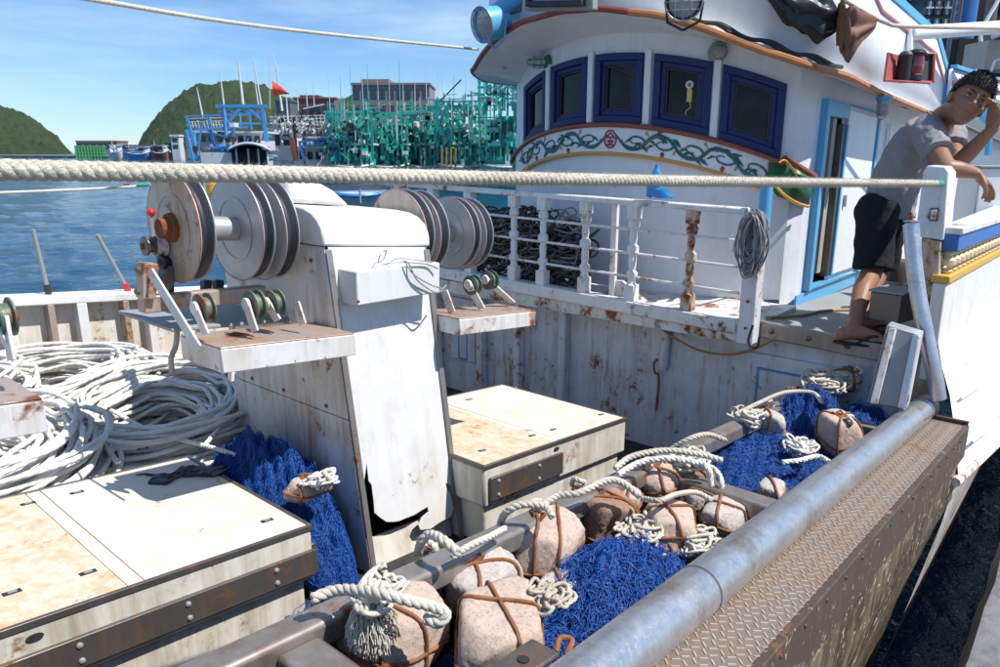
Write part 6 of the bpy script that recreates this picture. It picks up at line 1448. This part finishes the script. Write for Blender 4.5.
m = MB(); m.bar(P[0].lerp(P[1], .82) - FW * .012, P[3].lerp(P[2], .82) - FW * .012, .028, .018); obj('steel_edge', m, 'galvanised', t, bevel=.004)
m = MB(); m.bar(P[0].lerp(P[1], .12) - FW * .01, P[3].lerp(P[2], .10) - FW * .01, .030, .010); obj('steel_edge', m, 'white_rusty', t, bevel=.004)
t = thing('grey_bin', 'small grey metal box standing on the side deck behind the bent pipe', 'box', C(893, 320, 3.75)); c = C(893, 305, 3.75)
m = MB(); m.obox(c, V(.09, -.02, 0), V(.01, .075, 0), V(0, 0, .075)); obj('bin_body', m, 'trim_steel', t, bevel=.006)
m = MB(); m.obox(c + V(0, 0, .082), V(.10, -.02, 0), V(.01, .085, 0), V(0, 0, .006)); obj('bin_rim', m, 'tape_grey', t, bevel=.003)
t = thing('fender_drum', 'dark oval fender with a pale band standing behind the man on the side deck', 'fender', C(895, 262, 4.6)); c = C(897, 288, 4.6)
m = MB(); m.lathe([(0, .08), (.02, .11), (.20, .115), (.24, .09), (.25, .02)], c + V(0, 0, -.06), (0, 0, 1), 20); obj('fender_body', m, 'dark_hose', t); m = MB(); m.lathe([(.06, .117), (.12, .119)], c + V(0, 0, -.06), (0, 0, 1), 20, cap=False); obj('fender_band', m, 'tape_grey', t)
rope_thing('deck_hose', 'yellow hose lying across the side deck behind the bare foot', 'hose', [(4.15, 1.52, -.955), (4.4, 1.4, -.965), (4.7, 1.35, -.98), (5.0, 1.15, -.99), (5.2, .9, -1.0)], .009, 'ochre_hose', laid=False)
# thing on the wall behind the man: blue strapped breathing box
t = thing('blue_strap_reel', 'blue and white strapped reel hanging on the white wall right of the man', 'reel', C(986, 125, 5.2)); m = MB(); c = C(989, 112, 5.2)
m.lathe([(0, .03), (.01, .09), (.04, .09), (.05, .03)], c, FW * -1 + RT * .1, 20); obj('reel_body', m, 'sky_blue_paint', t); m = MB(); m.bar(c + RT * .02, c + RT * .04 - V(0, 0, .30), .05, .02); obj('hanging_strap', m, 'sky_blue_paint', t)
t = thing('aft_locker', 'white locker with a small grey tap on the after deck at the right edge', 'locker', C(985, 215, 4.9)); m = MB(); c = C(988, 200, 4.9); m.obox(c, RT * .16, FW * .12, V(0, 0, .22)); obj('locker_body', m, 'white_clean', t, bevel=.012)
m = MB(); m.obox(c + V(0, 0, .226), RT * .175, FW * .135, V(0, 0, .006)); obj('locker_lid', m, 'tape_grey', t, bevel=.003)

# ================================================================== THE MAN
man = thing('person', 'man in grey T-shirt and black shorts leaning on the post, one hand at his forehead', 'person', PZ(862, 338, -.98))
def remesh(o, vx, sm=6, disp=0, dscale=.1, f=.5):
    r = o.modifiers.new('remesh', 'REMESH'); r.mode = 'VOXEL'; r.voxel_size = vx; r.use_smooth_shade = True
    s_ = o.modifiers.new('smooth', 'SMOOTH'); s_.iterations = sm; s_.factor = f
    if disp:
        tx = bpy.data.textures.new('folds', 'CLOUDS'); tx.noise_scale = dscale; tx.noise_depth = 2
        d_ = o.modifiers.new('folds', 'DISPLACE'); d_.texture = tx; d_.strength = disp; d_.texture_coords = 'LOCAL'
def limb(m, pts, rad, n=16, per=5):
    P = smoothpath(pts, per); t_ = np.linspace(0, 1, len(P)); rr = np.interp(t_, np.linspace(0, 1, len(rad)), rad); m.tube(P, list(rr), n); m.sphere(P[0], rr[0] * .98, 12, 8); m.sphere(P[-1], rr[-1] * .98, 12, 8)
hipc = C(884, 205, 4.12); shN = C(926, 132, 3.74); shF = C(948, 126, 4.02); nb = C(938, 118, 3.86)
hN = hipc + (shN - shF).normalized() * .10 - V(0, 0, .02); hF = hipc - (shN - shF).normalized() * .10 - V(0, 0, .02)
knN = C(872, 270, 4.06); anN = PZ(852, 329, -.90); knF = C(880, 268, 4.32); anF = PZ(861, 319, -.90)
elN = C(947, 168, 3.50); wrN = C(976, 173, 3.50); elF = C(957, 164, 3.72); wrF = C(992, 129, 3.52)
head = C(968, 101, 3.62)
up = (RT * .42 + V(0, 0, .86) - FW * .06).normalized(); fd = (-C(968, 101, 1).normalized() + RT * .24 - V(0, 0, .10)); fd = (fd - up * fd.dot(up)).normalized(); sd = fd.cross(up)
HS = 1.14
def HP(x, y, z): return head + (sd * x + fd * y + up * z) * HS       # head frame: x side, y forward, z up
m = MB()
limb(m, [hN, hN.lerp(knN, .5) + FW * -.01, knN, knN.lerp(anN, .35) - RT * .012, anN.lerp(knN, .15), anN], [.085, .078, .056, .054, .034, .036])
limb(m, [hF, hF.lerp(knF, .5), knF, knF.lerp(anF, .35) - RT * .012, anF.lerp(knF, .15), anF], [.085, .078, .056, .054, .034, .036])
for an in (anN, anF):
    toe = an + (RT * .80 + FW * -.28).normalized() * .16; gz = -.965
    fwd_ = (RT * .80 - FW * .28).normalized(); lat = fwd_.cross(V(0, 0, 1))
    limb(m, [V(an.x, an.y, gz + .032) - fwd_ * .045, V(an.x, an.y, gz + .052) + fwd_ * .03, V(an.x, an.y, gz + .036) + fwd_ * .10, V(an.x, an.y, gz + .022) + fwd_ * .145], [.030, .036, .032, .024], per=4)
    for k in range(5):
        s_ = V(an.x, an.y, gz + .020) + fwd_ * (.145 - .008 * abs(k - 1)) + lat * (k - 2) * .0165; l_ = .05 - .006 * k; rr = .0115 if k == 0 else .0082
        limb(m, [s_ - fwd_ * .03, s_ + fwd_ * l_ * .5 + V(0, 0, .003), s_ + fwd_ * l_ - V(0, 0, .004)], [rr, rr, rr * .85], 8, 3)
    m.sphere(V(an.x, an.y, gz + .040) - fwd_ * .04, .034, 12, 8)
limb(m, [hipc, hipc.lerp(nb, .5) + V(0, 0, .03), nb - V(0, 0, .05)], [.08, .09, .085])
limb(m, [nb - V(0, 0, .03), nb.lerp(head, .45) - V(0, 0, .01), head - up * .05 - fd * .02], [.070, .062, .060])
limb(m, [shN, shN.lerp(elN, .5) + V(0, 0, .0), elN], [.056, .050, .042]); limb(m, [elN, elN.lerp(wrN, .4) + V(0, 0, .004), wrN], [.043, .041, .027])
limb(m, [shF, shF.lerp(elF, .5), elF], [.054, .047, .041]); limb(m, [elF, elF.lerp(wrF, .4), wrF], [.042, .040, .026])
# hands: near one hanging from the wrist, far one curled at the brow
def hand(w0, out, nrm, bend, curl, spread=1.0, thumb=1):
    out = out.normalized(); nrm = (nrm - out * nrm.dot(out)).normalized(); sd_ = out.cross(nrm)
    for k in range(4):
        a = w0 + sd_ * (k - 1.5) * .0115; b = w0 + out * .082 + sd_ * (k - 1.5) * .0195 * spread + nrm * bend * .02
        limb(m, [a, a.lerp(b, .5), b], [.0165, .0155, .0125], 8, 3)
        p = b; d_ = out.copy(); L3 = [(.036, .0092), (.026, .0085), (.020, .0075)]; ln = (.86, 1.0, .95, .76)[k]; pts = [p]; rr = [.0108]
        for j, (l_, r_) in enumerate(L3):
            ang_ = curl * (.55 + .25 * j) + .10 * (k - 1.5); d_ = (d_ * math.cos(ang_) + nrm * math.sin(ang_)).normalized(); p = p + d_ * l_ * ln; pts.append(p); rr.append(r_)
        limb(m, pts, rr, 8, 3)
    a = w0 + out * .025 + sd_ * .022 * thumb; b = a + (out * .8 + sd_ * .65 * thumb + nrm * .5).normalized() * .045; c_ = b + (out * 1.0 + nrm * .6).normalized() * .032; e = c_ + (out + nrm * .7).normalized() * .022
    limb(m, [a, b, c_, e], [.016, .0125, .0105, .0085], 8, 3)
dN = (C(985, 181, 3.50) - wrN); hand(wrN, dN + V(0, 0, -.008), V(0, 0, -1) - RT * .3, 0, .62, 1.0, -1)
hand(wrF, (C(996, 106, 3.50) - wrF), -RT * .9 + V(0, 0, .30) - FW * .25, 0, .72, 1.0, 1)
body = obj('body', m, 'skin', man, ang=180); remesh(body, .0058, 4)
# head
m = MB(); 
def ell(x, y, z, a, b, c_, nu=20, nv=14):
    vs = []
    for i in range(nv + 1):
        t_ = math.pi * i / nv
        for k in range(nu):
            q3 = 2 * math.pi * k / nu; vs.append(tuple(HP(x + a * math.sin(t_) * math.cos(q3), y + b * math.sin(t_) * math.sin(q3), z + c_ * math.cos(t_))))
    m.add(vs, [(i * nu + k, (i + 1) * nu + k, (i + 1) * nu + (k + 1) % nu, i * nu + (k + 1) % nu) for i in range(nv) for k in range(nu)])
ell(0, -.012, .028, .074, .092, .088); ell(0, .018, -.035, .060, .066, .066); ell(0, .044, -.088, .027, .026, .022); ell(0, .012, -.066, .050, .058, .040)
for s_ in (-1, 1): ell(s_ * .036, .050, -.022, .026, .024, .022); ell(s_ * .074, -.008, -.010, .010, .020, .030); ell(s_ * .028, .072, .024, .024, .010, .008)
ell(0, .088, -.020, .010, .018, .014); ell(0, .080, .000, .0085, .012, .028); ell(-.011, .082, -.026, .008, .010, .007); ell(.011, .082, -.026, .008, .010, .007)
ell(0, .074, -.050, .022, .010, .006); ell(0, .072, -.060, .019, .010, .006)
hd_ = obj('head', m, 'skin', man, ang=180); remesh(hd_, .0034, 4)
def small(fn, name, mat):
    global m
    m = MB(); fn(); return obj(name, m, mat, hd_, ang=180)
for s_ in (-1, 1):
    small(lambda: ell(s_ * .030, .0715, .006, .0115, .006, .0030, 12, 8), 'eye', 'eye_white'); small(lambda: ell(s_ * .030, .0764, .006, .0046, .0025, .0032, 10, 6), 'iris', 'hair_black')
    m = MB(); m.tube(smoothpath([HP(s_ * .014, .083, .022), HP(s_ * .030, .083, .029), HP(s_ * .048, .072, .024)], 4), [.0022] + [.0036] * 7 + [.0016], 6); obj('eyebrow', m, 'hair_black', hd_)
    m = MB(); m.tube(smoothpath([HP(s_ * .017, .076, .009), HP(s_ * .030, .0795, .0125), HP(s_ * .044, .072, .009)], 4), .0013, 5); obj('eyelid', m, 'hair_black', hd_)
m = MB(); m.tube(smoothpath([HP(-.021, .074, -.054), HP(0, .083, -.0555), HP(.021, .074, -.054)], 5), .0026, 6); obj('mouth', m, 'lip', hd_)
# hair: short crop, cap plus many short tufts
hr = []; hx = []
nu, nv = 40, 22; vs = []
for i in range(nv + 1):
    for k in range(nu):
        a = 2 * math.pi * k / nu; front = math.sin(a); low = 2.0 if front < -.2 else (1.36 if front > .6 else 1.36 + (2.0 - 1.36) * (.6 - front) / .8)
        if abs(math.cos(a)) > .8 and front > -.45: low = min(low, 1.85)
        t_ = low * i / nv; rr = 1 + .03 * noise.noise(Vector((math.cos(a) * 3, math.sin(a) * 3, t_ * 4)))
        p = HP(.083 * rr * math.sin(t_) * math.cos(a), -.010 + .101 * rr * math.sin(t_) * math.sin(a), .028 + .106 * rr * math.cos(t_)); vs.append(tuple(p))
        if i > 0: 
            for _ in range(3): hr.append(p); hx.append((p - head).normalized())
m = MB(); m.add(vs, [(i * nu + k, (i + 1) * nu + k, (i + 1) * nu + (k + 1) % nu, i * nu + (k + 1) % nu) for i in range(nv) for k in range(nu)])
hair = obj('hair', m, 'hair_black', hd_, ang=180)
hr = np.array(hr); hx = np.array(hx); g_ = np.random.default_rng(4); jit = g_.normal(0, .16, hx.shape); dr = hx * .35 + jit + np.array(fd) * .75 - np.array(up) * .25; dr /= np.linalg.norm(dr, axis=1, keepdims=True); hr = hr + g_.normal(0, .003, hr.shape)
P = np.stack([hr + dr * s_ for s_ in (0, .006, .012)], 1); strands('hair_tufts', P, .0011, 'hair_black', parent=hair)
# shirt
m = MB(); sh_ax = (shN - shF).normalized()
spine = [hipc + V(0, 0, -.075) + RT * .035, hipc + V(0, 0, .02) + RT * .03, hipc.lerp(nb, .30) + V(0, 0, .035) - RT * .01, hipc.lerp(nb, .55) + V(0, 0, .05) - RT * .008, hipc.lerp(nb, .80) + V(0, 0, .030), nb + V(0, 0, -.015) - RT * .01]
wd_ = [.170, .160, .160, .172, .176, .075]; dp = [.130, .125, .118, .118, .108, .062]
Sp = smoothpath(spine, 5); rows = []
for i, p in enumerate(Sp):
    t_ = i / (len(Sp) - 1); T = (Sp[min(i + 1, len(Sp) - 1)] - Sp[max(i - 1, 0)]).normalized(); sx = (sh_ax - T * sh_ax.dot(T)).normalized(); sy = T.cross(sx); w1 = np.interp(t_, np.linspace(0, 1, 6), wd_); d1 = np.interp(t_, np.linspace(0, 1, 6), dp)
    row = []
    for k in range(28):
        a = 2 * math.pi * k / 28; ca2, sa2 = math.cos(a), math.sin(a); row.append(p + sx * w1 * abs(ca2) ** .8 * (1 if ca2 > 0 else -1) + sy * d1 * abs(sa2) ** .85 * (1 if sa2 > 0 else -1))
    rows.append(row)
vs = [tuple(q3) for r_ in rows for q3 in r_]; nr = len(rows); m.add(vs, [(i * 28 + k, i * 28 + (k + 1) % 28, (i + 1) * 28 + (k + 1) % 28, (i + 1) * 28 + k) for i in range(nr - 1) for k in range(28)] + [tuple(range(28))[::-1], tuple((nr - 1) * 28 + k for k in range(28))])
for s0, e0, o in ((shN, elN, sh_ax), (shF, elF, -sh_ax)):
    a = s0 - o * .05 + V(0, 0, .0); b = s0.lerp(e0, .62); m.tube(smoothpath([a - o * .03, s0 + V(0, 0, .004), s0.lerp(e0, .35), b], 4), [.070] * 2 + [.080] * 3 + [.077] * 4 + [.074] * 3 + [.080], 18); m.sphere(s0 - o * .012, .078, 16, 10)
shirt = obj('shirt', m, 'shirt_grey', man, ang=180); remesh(shirt, .008, 3, disp=.026, dscale=.06)
m = MB(); m.tube([nb + V(0, 0, .012) + sh_ax * .068 * math.cos(k * .2618) + (RT * .7 + V(0, 0, -.3)).normalized() * .064 * math.sin(k * .2618) for k in range(24)], .007, 6, closed=True); obj('collar', m, 'shirt_grey', shirt)
# shorts
m = MB(); limb(m, [hipc + V(0, 0, .02) + RT * .02, hipc + V(0, 0, -.06) + RT * .01], [.112, .12], 20)
for h_, k_ in ((hN, knN), (hF, knF)):
    e = h_.lerp(k_, .98); m.tube(smoothpath([h_ + V(0, 0, .05), h_.lerp(k_, .4), e], 5), [.11, .112, .112, .110, .108, .105, .103, .102, .102, .103, .106], 20)
m.sphere(hN + RT * -.012, .112, 16, 10); m.sphere(hF + RT * -.012, .112, 16, 10)
shorts = obj('shorts', m, 'shorts_black', man, ang=180); remesh(shorts, .009, 5, disp=.022, dscale=.09)
for an in (anN, anF):
    fwd_ = (RT * .80 - FW * .28).normalized(); lat = fwd_.cross(V(0, 0, 1)); gz = -.978; b0 = V(an.x, an.y, gz); out_ = []
    for k in range(24):
        a = 2 * math.pi * k / 24; out_.append(b0 + fwd_ * (.055 + .14 * math.cos(a)) + lat * (.045 + .008 * math.cos(a)) * math.sin(a))
    m = MB(); m.prism(out_, (0, 0, .013)); sdl = obj('flip_flop', m, 'sandal_black', man, bevel=.003)
    m = MB(); tp = b0 + fwd_ * .15 + V(0, 0, .045); 
    for s_ in (-1, 1): m.tube(smoothpath([tp, b0 + fwd_ * .09 + lat * .040 * s_ + V(0, 0, .058), b0 + fwd_ * .02 + lat * .045 * s_ + V(0, 0, .015)], 5), .006, 6)
    obj('strap', m, 'sandal_black', sdl)
